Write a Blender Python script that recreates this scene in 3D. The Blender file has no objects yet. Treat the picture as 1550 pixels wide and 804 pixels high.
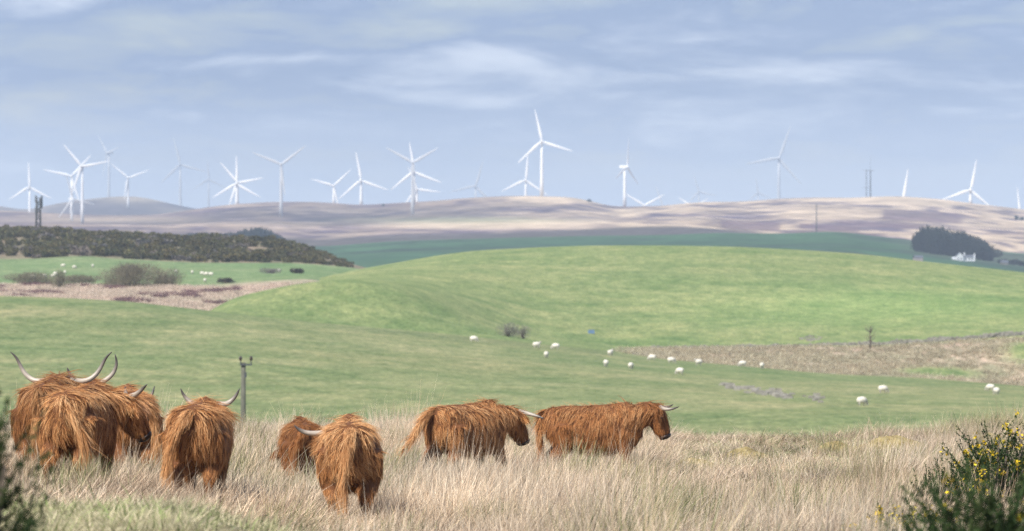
import bpy, math, random
import numpy as np
from mathutils import Vector

# ------------------------------------------------------------------ camera, sky, sun, exposure
scene = bpy.context.scene
col = scene.collection
PX = 200.0 / 36.0 * 1550.0        # focal length in photo pixels
ZC = 1.65                         # eye height above the ground at the tripod
cam_d = bpy.data.cameras.new('camera')
cam = bpy.data.objects.new('camera', cam_d)
col.objects.link(cam)
cam.location = (0, 0, ZC)
cam.rotation_euler = (math.radians(90), 0, 0)
cam_d.lens = 200
cam_d.sensor_width = 36
cam_d.clip_start = 0.5
cam_d.clip_end = 40000
cam_d.dof.use_dof = True
cam_d.dof.focus_distance = 70
cam_d.dof.aperture_fstop = 6.3
scene.camera = cam

SUN_EL, SUN_AZ = math.radians(46), math.radians(216)   # azimuth clockwise from +Y
world = bpy.data.worlds.new('World')
scene.world = world
world.use_nodes = True
wn, wl = world.node_tree.nodes, world.node_tree.links
for n in list(wn):
    wn.remove(n)
def wnode(t, **kw):
    n = wn.new(t)
    for k, v in kw.items():
        setattr(n, k, v)
    return n
w_out = wnode('ShaderNodeOutputWorld')
w_bg = wnode('ShaderNodeBackground')
w_bg.inputs[1].default_value = 0.10
w_sky = wnode('ShaderNodeTexSky', sky_type='NISHITA', sun_disc=False)
w_sky.sun_elevation = SUN_EL
w_sky.sun_rotation = SUN_AZ
w_sky.air_density = 1.2
w_sky.dust_density = 0.6
w_tc = wnode('ShaderNodeTexCoord')
def cloud_noise(scale, zs, detail, off, dist=0.0, rough=0.55):
    m = wnode('ShaderNodeMapping')
    m.inputs['Scale'].default_value = (scale, scale, scale * zs)
    m.inputs['Location'].default_value = off
    nz = wnode('ShaderNodeTexNoise')
    nz.inputs['Scale'].default_value = 1.0
    nz.inputs['Detail'].default_value = detail
    nz.inputs['Roughness'].default_value = rough
    nz.inputs['Distortion'].default_value = dist
    wl.new(w_tc.outputs['Generated'], m.inputs['Vector'])
    wl.new(m.outputs[0], nz.inputs['Vector'])
    return nz.outputs['Fac']
n1 = cloud_noise(10.0, 8.0, 5, (3.1, 0.7, 1.9), 0.25)
n2 = cloud_noise(30.0, 4.2, 6, (7.7, 2.2, 5.3), 0.35, 0.55)
mx = wnode('ShaderNodeMath', operation='MULTIPLY_ADD')
mx.inputs[1].default_value = 0.55
wl.new(n2, mx.inputs[0])
m55 = wnode('ShaderNodeMath', operation='MULTIPLY')
m55.inputs[1].default_value = 0.45
wl.new(n1, m55.inputs[0])
wl.new(m55.outputs[0], mx.inputs[2])
rc = wnode('ShaderNodeValToRGB')      # colour of the layer cloud, grey-blue bases to pale edges
rc.color_ramp.interpolation = 'EASE'
els = rc.color_ramp.elements
els[0].position = 0.38; els[0].color = (0.45, 1.0, 2.5, 1)
els[1].position = 0.50; els[1].color = (1.45, 2.0, 3.25, 1)
e = els.new(0.68); e.color = (4.4, 4.8, 5.6, 1)
wl.new(mx.outputs[0], rc.inputs[0])
rf = wnode('ShaderNodeValToRGB')      # how much cloud covers the blue
rf.color_ramp.elements[0].position = 0.40; rf.color_ramp.elements[0].color = (0.62, 0.62, 0.62, 1)
rf.color_ramp.elements[1].position = 0.50; rf.color_ramp.elements[1].color = (0.97, 0.97, 0.97, 1)
wl.new(mx.outputs[0], rf.inputs[0])
w_mix = wnode('ShaderNodeMix', data_type='RGBA')
wl.new(rf.outputs[0], w_mix.inputs[0])
wl.new(w_sky.outputs[0], w_mix.inputs[6])
wl.new(rc.outputs[0], w_mix.inputs[7])
w_sep = wnode('ShaderNodeSeparateXYZ')
wl.new(w_tc.outputs['Generated'], w_sep.inputs[0])
w_mr = wnode('ShaderNodeMapRange', interpolation_type='SMOOTHSTEP')
w_mr.inputs['From Min'].default_value = 0.008; w_mr.inputs['From Max'].default_value = 0.034
w_mr.inputs['To Min'].default_value = 0.75; w_mr.inputs['To Max'].default_value = 0.0
wl.new(w_sep.outputs['Z'], w_mr.inputs['Value'])
w_hz = wnode('ShaderNodeMix', data_type='RGBA')
wl.new(w_mr.outputs[0], w_hz.inputs[0])
wl.new(w_mix.outputs[2], w_hz.inputs[6])
w_hz.inputs[7].default_value = (7.0, 7.7, 8.9, 1)
wl.new(w_hz.outputs[2], w_bg.inputs[0])
wl.new(w_bg.outputs[0], w_out.inputs[0])

sun_d = bpy.data.lights.new('sun', 'SUN')
sun_d.energy = 4.2
sun_d.angle = math.radians(5)
sun_d.color = (1.0, 0.95, 0.87)
sun = bpy.data.objects.new('sun', sun_d)
col.objects.link(sun)
to_sun = Vector((math.sin(SUN_AZ) * math.cos(SUN_EL), math.cos(SUN_AZ) * math.cos(SUN_EL), math.sin(SUN_EL)))
sun.rotation_euler = to_sun.to_track_quat('Z', 'Y').to_euler()

vs = scene.view_settings
vs.view_transform = 'Standard'
vs.look = 'None'
vs.gamma = 1.0
vs.use_curve_mapping = False
vs.exposure = 0.85
scene.render.engine = 'CYCLES'
cy = scene.cycles
cy.max_bounces = 5
cy.diffuse_bounces = 3
cy.glossy_bounces = 2
cy.transmission_bounces = 3
cy.volume_bounces = 0
cy.transparent_max_bounces = 8
cy.use_denoising = True
try:
    cy.denoiser = 'OPENIMAGEDENOISE'
except Exception:
    pass
cy.use_adaptive_sampling = True
cy.adaptive_threshold = 0.01
cy.denoising_prefilter = 'NONE'

rng = np.random.default_rng(11)
random.seed(11)

# ------------------------------------------------------------------ helpers
def tag(o, label=None, cat=None, group=None, kind=None):
    if label: o['label'] = label
    if cat: o['category'] = cat
    if group: o['group'] = group
    if kind: o['kind'] = kind
    return o

def empty(name, loc, rz=0.0, label=None, cat=None, group=None):
    o = bpy.data.objects.new(name, None)
    o.empty_display_size = 0.2
    o.location = loc
    o.rotation_euler = (0, 0, rz)
    col.objects.link(o)
    return tag(o, label, cat, group)

def make_mesh(name, V, F, smooth=True):
    """V (n,3); F a list of faces or an int array (m,3)/(m,4), or a tuple of such arrays."""
    me = bpy.data.meshes.new(name)
    V = np.asarray(V, dtype=np.float32)
    arrs = F if isinstance(F, tuple) else ((F,) if isinstance(F, np.ndarray) else None)
    if arrs is None:
        me.from_pydata(V.tolist(), [], [tuple(int(i) for i in f) for f in F])
    else:
        arrs = [a for a in arrs if len(a)]
        li = np.concatenate([a.reshape(-1) for a in arrs]).astype(np.int32)
        tot = np.concatenate([np.full(len(a), a.shape[1], dtype=np.int32) for a in arrs])
        st = np.concatenate([[0], np.cumsum(tot)[:-1]]).astype(np.int32)
        me.vertices.add(len(V)); me.vertices.foreach_set('co', V.reshape(-1))
        me.loops.add(len(li)); me.loops.foreach_set('vertex_index', li)
        me.polygons.add(len(tot)); me.polygons.foreach_set('loop_start', st)
        try:
            me.polygons.foreach_set('loop_total', tot)
        except Exception:
            pass
        me.update(calc_edges=True)
    me.validate()
    if smooth:
        me.polygons.foreach_set('use_smooth', np.ones(len(me.polygons), dtype=bool))
    me.update()
    return me

def set_col(me, C, name='col'):
    C = np.asarray(C, dtype=np.float32)
    if C.shape[1] == 3:
        C = np.concatenate([C, np.ones((len(C), 1), np.float32)], 1)
    a = me.attributes.new(name, 'FLOAT_COLOR', 'POINT')
    a.data.foreach_set('color', C.reshape(-1))

def obj(name, me, mat, parent=None):
    o = bpy.data.objects.new(name, me)
    if mat is not None and not me.materials:
        me.materials.append(mat)
    col.objects.link(o)
    if parent is not None:
        o.parent = parent
    return o

def grid_faces(nr, nc, wrap=False):
    i = np.arange(nr - 1)[:, None]
    j = np.arange(nc if wrap else nc - 1)[None, :]
    j2 = (j + 1) % nc
    a = i * nc + j; b = i * nc + j2; c = (i + 1) * nc + j2; d = (i + 1) * nc + j
    return np.stack([a, b, c, d], -1).reshape(-1, 4)

_tab = np.random.default_rng(5).random((256, 256))
def vnoise(x, y, s=0):
    x = np.asarray(x, float) + s * 17.31; y = np.asarray(y, float) + s * 9.77
    xi = np.floor(x).astype(int); yi = np.floor(y).astype(int)
    fx = x - xi; fy = y - yi
    fx = fx * fx * (3 - 2 * fx); fy = fy * fy * (3 - 2 * fy)
    a = _tab[xi & 255, yi & 255]; b = _tab[(xi + 1) & 255, yi & 255]
    c = _tab[xi & 255, (yi + 1) & 255]; d = _tab[(xi + 1) & 255, (yi + 1) & 255]
    return (a * (1 - fx) + b * fx) * (1 - fy) + (c * (1 - fx) + d * fx) * fy
def fbm(x, y, s=0, o=4):
    r = 0; a = 0.5; t = 0
    for k in range(o):
        r = r + a * vnoise(np.asarray(x) * 2 ** k, np.asarray(y) * 2 ** k, s + k * 3); t += a; a *= 0.5
    return r / t
def sstep(a, b, x):
    t = np.clip((np.asarray(x, float) - a) / (b - a), 0, 1)
    return t * t * (3 - 2 * t)
def nrm(v):
    return v / np.maximum(np.linalg.norm(v, axis=-1, keepdims=True), 1e-9)

class MB:
    """collects tubes, boxes and lofts into one mesh"""
    def __init__(s): s.V = []; s.F = []; s.n = 0
    def add(s, V, F):
        V = [tuple(v) for v in V]
        s.V += V; s.F += [tuple(i + s.n for i in f) for f in F]; s.n += len(V)
    def rings(s, R):
        R = np.asarray(R, float); k, m, _ = R.shape
        F = [tuple(f) for f in grid_faces(k, m, True)]
        V = R.reshape(-1, 3).tolist()
        F.append(tuple(range(m))[::-1]); F.append(tuple((k - 1) * m + i for i in range(m)))
        s.add(V, F)
    def tube(s, P, rad, m=8, flat=1.0, up=None):
        P = np.asarray(P, float); n = len(P)
        rad = np.broadcast_to(np.asarray(rad, float), (n,))
        T = np.gradient(P, axis=0); T = nrm(T)
        u0 = np.array(up if up is not None else ((0, 0, 1) if abs(T[0][2]) < 0.9 else (1, 0, 0)), float)
        R = []
        for i in range(n):
            u0 = u0 - T[i] * u0.dot(T[i]); u0 = u0 / max(np.linalg.norm(u0), 1e-9)
            b = np.cross(T[i], u0)
            a = np.linspace(0, 2 * np.pi, m, endpoint=False)
            R.append(P[i] + rad[i] * (np.cos(a)[:, None] * u0 * flat + np.sin(a)[:, None] * b))
        s.rings(R)
    def box(s, c, h, rz=0.0):
        c = np.array(c, float); ca, sa = math.cos(rz), math.sin(rz)
        V = []
        for z in (-1, 1):
            for x, y in ((-1, -1), (1, -1), (1, 1), (-1, 1)):
                dx, dy = x * h[0], y * h[1]
                V.append((c[0] + dx * ca - dy * sa, c[1] + dx * sa + dy * ca, c[2] + z * h[2]))
        s.add(V, [(0, 3, 2, 1), (4, 5, 6, 7), (0, 1, 5, 4), (1, 2, 6, 5), (2, 3, 7, 6), (3, 0, 4, 7)])
    def mesh(s, name, smooth=True):
        return make_mesh(name, s.V, s.F, smooth)

# ------------------------------------------------------------------ materials
def new_mat(name):
    m = bpy.data.materials.new(name); m.use_nodes = True
    nt = m.node_tree
    for n in list(nt.nodes): nt.nodes.remove(n)
    out = nt.nodes.new('ShaderNodeOutputMaterial')
    return m, nt, out

def noise_node(nt, scale, detail=4, rough=0.55, vec=None, mscale=None):
    nz = nt.nodes.new('ShaderNodeTexNoise')
    nz.inputs['Scale'].default_value = scale
    nz.inputs['Detail'].default_value = detail
    nz.inputs['Roughness'].default_value = rough
    if vec is not None:
        if mscale:
            mp = nt.nodes.new('ShaderNodeMapping'); mp.inputs['Scale'].default_value = mscale
            nt.links.new(vec, mp.inputs[0]); vec = mp.outputs[0]
        nt.links.new(vec, nz.inputs['Vector'])
    return nz.outputs['Fac']

def ramp(nt, fac, stops):
    r = nt.nodes.new('ShaderNodeValToRGB')
    e = r.color_ramp.elements
    while len(e) < len(stops): e.new(0.5)
    for k, (p, c) in enumerate(stops):
        e[k].position = p; e[k].color = (*c, 1)
    nt.links.new(fac, r.inputs[0])
    return r.outputs[0]

def mix(nt, fac, a, b, mode='MIX'):
    m = nt.nodes.new('ShaderNodeMix'); m.data_type = 'RGBA'; m.blend_type = mode
    for s, v in ((0, fac), (6, a), (7, b)):
        if isinstance(v, (int, float)): m.inputs[s].default_value = v
        elif isinstance(v, tuple): m.inputs[s].default_value = (*v, 1)
        else: nt.links.new(v, m.inputs[s])
    return m.outputs[2]

def principled(nt, out, colour, rough=0.9, spec=0.2, bump=None, bstr=0.3, bdist=0.1):
    b = nt.nodes.new('ShaderNodeBsdfPrincipled')
    if isinstance(colour, tuple): b.inputs['Base Color'].default_value = (*colour, 1)
    else: nt.links.new(colour, b.inputs['Base Color'])
    b.inputs['Roughness'].default_value = rough
    b.inputs['Specular IOR Level'].default_value = spec
    if bump is not None:
        bp = nt.nodes.new('ShaderNodeBump')
        bp.inputs['Strength'].default_value = bstr; bp.inputs['Distance'].default_value = bdist
        nt.links.new(bump, bp.inputs['Height']); nt.links.new(bp.outputs[0], b.inputs['Normal'])
    nt.links.new(b.outputs[0], out.inputs[0])
    return b

def plain(name, colour, rough=0.7, spec=0.3, var=0.15, scale=3.0):
    m, nt, out = new_mat(name)
    tc = nt.nodes.new('ShaderNodeTexCoord')
    f = noise_node(nt, scale, 5, 0.6, tc.outputs['Object'])
    c0 = tuple(max(0, x * (1 - var)) for x in colour); c1 = tuple(min(1, x * (1 + var)) for x in colour)
    principled(nt, out, ramp(nt, f, [(0.3, c0), (0.7, c1)]), rough, spec)
    return m

def attr_node(nt, name, kind='GEOMETRY'):
    a = nt.nodes.new('ShaderNodeAttribute'); a.attribute_name = name; a.attribute_type = kind
    return a

def ground_mat(name, noises, bump_scale=0.5, bdist=0.2, mode='MULTIPLY'):
    """vertex colour 'col' times mottling noises [(scale, amp, mscale)]"""
    m, nt, out = new_mat(name)
    g = nt.nodes.new('ShaderNodeNewGeometry')
    c = attr_node(nt, 'col').outputs['Color']
    for sc, amp, ms, tint in noises:
        f = noise_node(nt, sc, 5, 0.6, g.outputs['Position'], ms)
        lo = tuple(1 - amp * t for t in tint); hi = tuple(1 + amp * t for t in tint)
        c = mix(nt, 1.0, c, ramp(nt, f, [(0.3, lo), (0.7, hi)]), 'MULTIPLY')
    bn = noise_node(nt, bump_scale, 6, 0.7, g.outputs['Position'])
    principled(nt, out, c, 0.95, 0.1, bn, 0.6, bdist)
    return m

def leaf_mat(name, inst=False, trans=0.3, extra=0.0):
    """vertex colour 'col' (optionally times the instancer's 'tint'), diffuse + translucent"""
    m, nt, out = new_mat(name)
    c = attr_node(nt, 'col').outputs['Color']
    if inst:
        c = mix(nt, 1.0, c, attr_node(nt, 'tint', 'INSTANCER').outputs['Color'], 'MULTIPLY')
    d = nt.nodes.new('ShaderNodeBsdfDiffuse'); t = nt.nodes.new('ShaderNodeBsdfTranslucent')
    nt.links.new(c, d.inputs[0]); nt.links.new(c, t.inputs[0])
    mx = nt.nodes.new('ShaderNodeMixShader'); mx.inputs[0].default_value = trans
    nt.links.new(d.outputs[0], mx.inputs[1]); nt.links.new(t.outputs[0], mx.inputs[2])
    nt.links.new(mx.outputs[0], out.inputs[0])
    return m

def hair_mat():
    m, nt, out = new_mat('hair')
    c = attr_node(nt, 'col').outputs['Color']
    b = principled(nt, out, c, 0.6, 0.10)
    t = nt.nodes.new('ShaderNodeBsdfTranslucent'); nt.links.new(c, t.inputs[0])
    mx = nt.nodes.new('ShaderNodeMixShader'); mx.inputs[0].default_value = 0.15
    nt.links.new(b.outputs[0], mx.inputs[1]); nt.links.new(t.outputs[0], mx.inputs[2])
    nt.links.new(mx.outputs[0], out.inputs[0])
    return m

M_GRASS = leaf_mat('dry_grass', True, 0.3)
M_LEAF = leaf_mat('foliage', False, 0.25)
M_LEAFI = leaf_mat('foliage_scatter', True, 0.2)
M_HAIR = hair_mat()
M_SKIN = plain('hide', (0.13, 0.052, 0.02), 0.8, 0.2)
M_DARK = plain('dark_skin', (0.035, 0.022, 0.018), 0.45, 0.4)
M_WHITE = plain('white_paint', (0.80, 0.81, 0.82), 0.4, 0.4, 0.03, 0.2)
M_BARK = plain('bark', (0.11, 0.09, 0.07), 0.9, 0.1, 0.3, 4)
M_STONE = plain('stone', (0.235, 0.22, 0.19), 0.9, 0.2, 0.35, 1.5)
M_FLEECE = plain('fleece', (0.60, 0.565, 0.49), 0.95, 0.05, 0.12, 9)
M_SFACE = plain('sheep_face', (0.45, 0.42, 0.37), 0.8, 0.1)
M_STEEL = plain('dark_steel', (0.06, 0.065, 0.07), 0.5, 0.4)
M_POLE = plain('weathered_pole', (0.105, 0.105, 0.082), 0.85, 0.15, 0.25, 2)
M_INSUL = plain('brown_porcelain', (0.05, 0.035, 0.03), 0.3, 0.5)
M_SLATE = plain('slate', (0.16, 0.17, 0.19), 0.7, 0.3)
M_GLASS = plain('window_glass', (0.05, 0.06, 0.07), 0.1, 0.6)
M_MOSS, _nt, _o = new_mat('moss')
_tc = _nt.nodes.new('ShaderNodeTexCoord')
_f = noise_node(_nt, 7, 6, 0.65, _tc.outputs['Object'])
principled(_nt, _o, ramp(_nt, _f, [(0.3, (0.12, 0.09, 0.04)), (0.5, (0.29, 0.225, 0.10)), (0.7, (0.40, 0.33, 0.17))]), 0.95, 0.05, _f, 1.0, 0.06)

# horn: pale base, dark tip along the attribute 'col'
M_HORN, _nt, _o = new_mat('horn')
principled(_nt, _o, attr_node(_nt, 'col').outputs['Color'], 0.4, 0.4)

# ------------------------------------------------------------------ terrain
def u_of(x, y): return 775.0 + x / y * PX
def wx(u, D): return (np.asarray(u, float) - 775.0) / PX * D
def wz(v, D): return ZC - (np.asarray(v, float) - 402.0) / PX * D
def vz(z, D): return 402.0 - (np.asarray(z, float) - ZC) * PX / D

class Sheet:
    """a piece of country: height by cross-sections at given distances"""
    def __init__(s, name, lines, amp=0.0, wl_=50.0, sd=0):
        s.name = name; s.D = np.array([l[0] for l in lines], float)
        s.lines = []
        g = np.arange(-1400, 2950, 5.0)
        k = np.exp(-0.5 * (np.arange(-8, 9) / 3.2) ** 2); k /= k.sum()
        for D, pts in lines:
            if isinstance(pts, (int, float)): vv = np.full_like(g, pts)
            else:
                p = np.array(pts, float); vv = np.interp(g, p[:, 0], p[:, 1])
                vv = np.convolve(np.pad(vv, 8, mode='edge'), k, mode='valid')
            s.lines.append(vv)
        s.g = g; s.amp = amp; s.wl = wl_; s.sd = sd
    def z(s, u, D):
        u = np.asarray(u, float).ravel(); D = np.asarray(D, float).ravel()
        Z = np.stack([wz(np.interp(u, s.g, l), d) for d, l in zip(s.D, s.lines)])
        h = np.diff(s.D)[:, None]; dl = np.diff(Z, axis=0) / h
        m = np.zeros_like(Z)
        m[0] = dl[0]; m[-1] = dl[-1]
        a, b = dl[:-1], dl[1:]
        ok = a * b > 0
        m[1:-1] = np.where(ok, 2 * a * b / np.where(ok, a + b, 1), 0)
        i = np.clip(np.searchsorted(s.D, D, side='right') - 1, 0, len(s.D) - 2)
        c = np.arange(len(u)); hh = (s.D[i + 1] - s.D[i]); t = (D - s.D[i]) / hh
        t2, t3 = t * t, t ** 3
        z = (2 * t3 - 3 * t2 + 1) * Z[i, c] + (t3 - 2 * t2 + t) * hh * m[i, c] + (-2 * t3 + 3 * t2) * Z[i + 1, c] + (t3 - t2) * hh * m[i + 1, c]
        if s.amp:
            z = z + s.amp * (fbm(wx(u, D) / s.wl, D / s.wl, s.sd) - 0.5) * 2
        return z
    def at(s, u, D):
        z = float(s.z([u], [D])[0]); return (float(wx(u, D)), float(D), z)
    def find(s, u, v, lo=None, hi=None):
        """where the line of sight through (u,v) first meets the rising ground"""
        Ds = np.linspace(lo or s.D[0], hi or s.D[-1], 1500)
        vv = vz(s.z(np.full_like(Ds, u), Ds), Ds)
        k = np.where(vv <= v)[0]
        i = k[0] if len(k) else int(np.argmin(vv))
        return s.at(u, Ds[i])
    def build(s, mat, us, Ds, colfun, label):
        U, DD = np.meshgrid(us, Ds)
        u, d = U.ravel(), DD.ravel()
        z = s.z(u, d)
        V = np.stack([wx(u, d), d, z], 1)
        me = make_mesh(s.name, V, grid_faces(len(Ds), len(us)))
        set_col(me, colfun(u, d, vz(z, d), V))
        o = obj(s.name, me, mat)
        tag(o, label, 'ground', kind='structure')
        return o

edge1 = [(-700, 425), (-200, 440), (0, 447), (100, 450), (200, 456), (320, 470), (480, 488), (600, 499), (700, 508), (800, 519), (920, 531), (1000, 544), (1250, 566), (1400, 572), (1550, 584), (1800, 596), (2300, 610)]
def shift(l, d): return [(u, v + d) for u, v in l]
PASTURE = Sheet('pasture', [
    (125, 690), (180, 735), (330, 745), (450, 650),
    (520, [(-700, 575), (0, 592), (775, 612), (1550, 622)]),
    (600, [(-700, 530), (0, 541), (400, 553), (775, 578), (1100, 592), (1550, 602)]),
    (700, [(-700, 470), (0, 489), (400, 510), (700, 537), (900, 553), (1100, 570), (1550, 591)]),
    (800, edge1), (850, shift(edge1, 14)), (930, shift(edge1, 60))], 0.22, 38, 3)
crest3 = [(-700, 620), (0, 540), (200, 495), (320, 466), (350, 448), (430, 431), (480, 419), (540, 408), (600, 398), (660, 387), (720, 379), (800, 375), (900, 372), (1000, 372), (1100, 374), (1200, 379), (1300, 386), (1400, 397), (1500, 407), (1550, 413), (1700, 425), (2300, 445)]
strip_top = [(-700, 480), (0, 490), (280, 488), (320, 472), (350, 453), (400, 442), (430, 435), (480, 427), (540, 425), (600, 434), (660, 455), (720, 480), (800, 508), (940, 526), (1050, 525), (1200, 524), (1320, 523), (1400, 518), (1550, 509), (1800, 500), (2300, 500)]
def lerp_line(a, b, t):
    g = np.arange(-700, 2301, 20)
    A = np.interp(g, *zip(*a)); B = np.interp(g, *zip(*b))
    return [(float(x), float(y)) for x, y in zip(g, A * (1 - t) + B * t)]
HILL = Sheet('green_hill', [
    (780, shift(edge1, 22)), (830, shift(edge1, 3)), (905, strip_top),
    (1010, lerp_line(strip_top, crest3, 0.36)), (1150, lerp_line(strip_top, crest3, 0.74)),
    (1300, crest3), (1420, shift(crest3, 4)), (1700, shift(crest3, 34)), (2000, shift(crest3, 60))], 0.45, 60, 8)
gorse_base = [(-700, 385), (0, 393), (60, 392), (120, 388), (200, 392), (300, 398), (400, 398), (450, 398), (500, 402), (545, 407), (620, 420), (800, 440), (2300, 480)]
gorse_top = [(-700, 340), (0, 351), (60, 352), (130, 356), (200, 360), (300, 362), (400, 366), (450, 374), (500, 390), (545, 404), (620, 420), (800, 440), (2300, 480)]
VALLEY = Sheet('valley_floor', [
    (840, shift(edge1, 34)), (900, shift(edge1, 6)),
    (1010, [(-700, 432), (0, 432), (280, 432), (330, 434), (400, 428), (480, 422), (520, 440), (560, 470), (800, 500), (2300, 540)]),
    (1180, [(-700, 412), (0, 414), (280, 415), (400, 413), (480, 413), (520, 420), (560, 445), (800, 480), (2300, 520)]),
    (1350, gorse_base), (1620, gorse_top), (1800, shift(gorse_top, 12)), (2200, shift(gorse_top, 60))], 0.35, 45, 14)
fields_top = [(-700, 352), (0, 362), (300, 366), (490, 374), (600, 366), (740, 362), (880, 358), (1000, 357), (1100, 353), (1180, 354), (1250, 351), (1285, 352), (1320, 358), (1360, 361), (1390, 365), (1410, 368), (1550, 385), (1800, 390), (2300, 392)]
FIELDS = Sheet('far_fields', [
    (1900, 460), (2600, lerp_line(shift(fields_top, 44), shift(fields_top, 44), 0)), (3500, shift(fields_top, 17)),
    (4300, fields_top), (4700, shift(fields_top, 9)), (5200, shift(fields_top, 26))], 0.8, 160, 21)
band_top = [(-700, 342), (0, 346), (300, 352), (490, 361), (600, 354), (700, 352), (850, 348), (960, 343), (1020, 342), (1060, 345), (1130, 349), (1250, 346), (1400, 352), (1550, 364), (1800, 368), (2300, 368)]
sky7 = [(-700, 325), (0, 319), (100, 325), (200, 328), (250, 326), (290, 320), (330, 314), (360, 311), (400, 308), (450, 307), (480, 307), (520, 309), (545, 312), (580, 310), (620, 307), (660, 304), (700, 300), (740, 297), (790, 295), (830, 296), (870, 297), (890, 302), (910, 308), (930, 313), (960, 311), (1000, 311), (1030, 308), (1060, 305), (1100, 305), (1150, 302), (1180, 299), (1210, 298), (1240, 297), (1290, 298), (1330, 296), (1360, 295), (1400, 298), (1440, 301), (1470, 307), (1500, 310), (1550, 317), (1650, 325), (1900, 322), (2300, 330)]
HEATH = Sheet('heath_ridge', [
    (4250, shift(fields_top, 10)), (4420, shift(fields_top, -1)), (4750, band_top),
    (5500, lerp_line(band_top, sky7, 0.42)), (6200, lerp_line(band_top, sky7, 0.74)), (6850, sky7),
    (7400, shift(sky7, 6)), (8600, shift(sky7, 34))], 3.0, 260, 30)
sky8 = [(-700, 298), (-100, 308), (0, 312), (25, 318), (45, 320), (80, 310), (130, 303), (165, 300), (200, 298), (230, 303), (260, 311), (290, 317), (330, 322), (600, 330), (1550, 332), (2300, 330)]
FARHILL = Sheet('far_hills', [(8000, 352), (8800, lerp_line(shift(sky8, 20), shift(sky8, 20), 0)), (9600, sky8), (10500, shift(sky8, 8)), (16000, 345)], 3.0, 400, 41)

# the moor where the cattle stand
_bD = [0, 20, 30, 40, 61, 75, 87, 105, 120, 135, 155]
_bZ = [-0.02, -0.15, -0.30, -0.60, -1.16, -1.46, -1.68, -1.93, -2.10, -2.6, -4.2]
def moor_z(x, y):
    x = np.asarray(x, float); y = np.asarray(y, float)
    u = np.where(y > 3, 775 + x / np.maximum(y, 3) * PX, 775 + x / 3 * PX)
    z = np.interp(y, _bD, _bZ)
    left = 1 - sstep(90, 560, u)
    z = z + 0.35 * left * sstep(42, 56, y) * (1 - sstep(80, 105, y))
    # grazed bank at the lower left
    z = z + 0.56 * (1 - sstep(250, 640, u)) * np.exp(-((y - 36.5) / 4.5) ** 2)
    z = z + 0.07 * (fbm(x / 2.6, y / 4.0, 2, 3) - 0.5) * 2 * sstep(25, 40, y)
    z = z + 0.05 * (fbm(x / 0.7, y / 0.9, 6, 2) - 0.5) * sstep(25, 40, y)
    return z

MOOR_M = ground_mat('moor_ground', [(0.8, 0.35, None, (1, 1, 1)), (6.0, 0.35, None, (1, 1, 1.1))], 18, 0.05)
us = np.arange(-1500, 3051, 16.0)
Ds = np.concatenate([np.linspace(-12, 20, 12), np.linspace(20.6, 155, 230)])
U, DD = np.meshgrid(us, Ds)
X = wx(U, np.maximum(DD, 12)).ravel(); Y = DD.ravel()
V = np.stack([X, Y, moor_z(X, Y)], 1)
me = make_mesh('moor_ground', V, grid_faces(len(Ds), len(us)))
n = fbm(X / 1.5, Y / 2.0, 9)[:, None]
uu = u_of(X, np.maximum(Y, 5))
bankm = ((1 - sstep(330, 640, uu)) * np.exp(-((Y - 36) / 5.5) ** 2))[:, None]
C = np.array([0.20, 0.155, 0.10]) * (0.75 + 0.5 * n)
C = C * (1 - bankm) + bankm * (np.array([0.30, 0.29, 0.15]) * (1 - n) + np.array([0.36, 0.31, 0.20]) * n)
set_col(me, C)
tag(obj('moor_ground', me, MOOR_M), 'rough moorland ground under the dry tussock grass', 'ground', kind='structure')

M_PAST = ground_mat('pasture', [(0.05, 0.24, (1.6, 1.0, 1), (1.2, 0.7, 1.1)), (0.25, 0.30, (1.8, 0.5, 1), (1.1, 0.75, 1.0)), (1.0, 0.34, (1.8, 0.4, 1), (1, 0.9, 1))], 1.0, 0.25)
def col_pasture(u, d, v, V):
    x, y = V[:, 0], V[:, 1]
    n = fbm(x / 40, y / 60, 4)[:, None]
    c = np.array([0.128, 0.178, 0.066]) * (1 - n) + np.array([0.215, 0.218, 0.098]) * n
    m = sstep(0.5, 0.75, fbm(x / 14, y / 26, 12))[:, None] * 0.45
    c = c * (1 - m) + np.array([0.26, 0.255, 0.125]) * m
    wet = (sstep(430, 620, u) * (1 - sstep(900, 1000, u)) * np.exp(-((d - 782 + 14 * fbm(x / 8, y / 8, 91)) / 14) ** 2))[:, None] * 0.45
    c = c * (1 - wet) + np.array([0.085, 0.125, 0.05]) * wet
    return c
PASTURE.build(M_PAST, np.arange(-700, 2300, 10.0), np.linspace(125, 930, 240), col_pasture, 'smooth green pasture sloping up beyond the moor')

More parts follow.
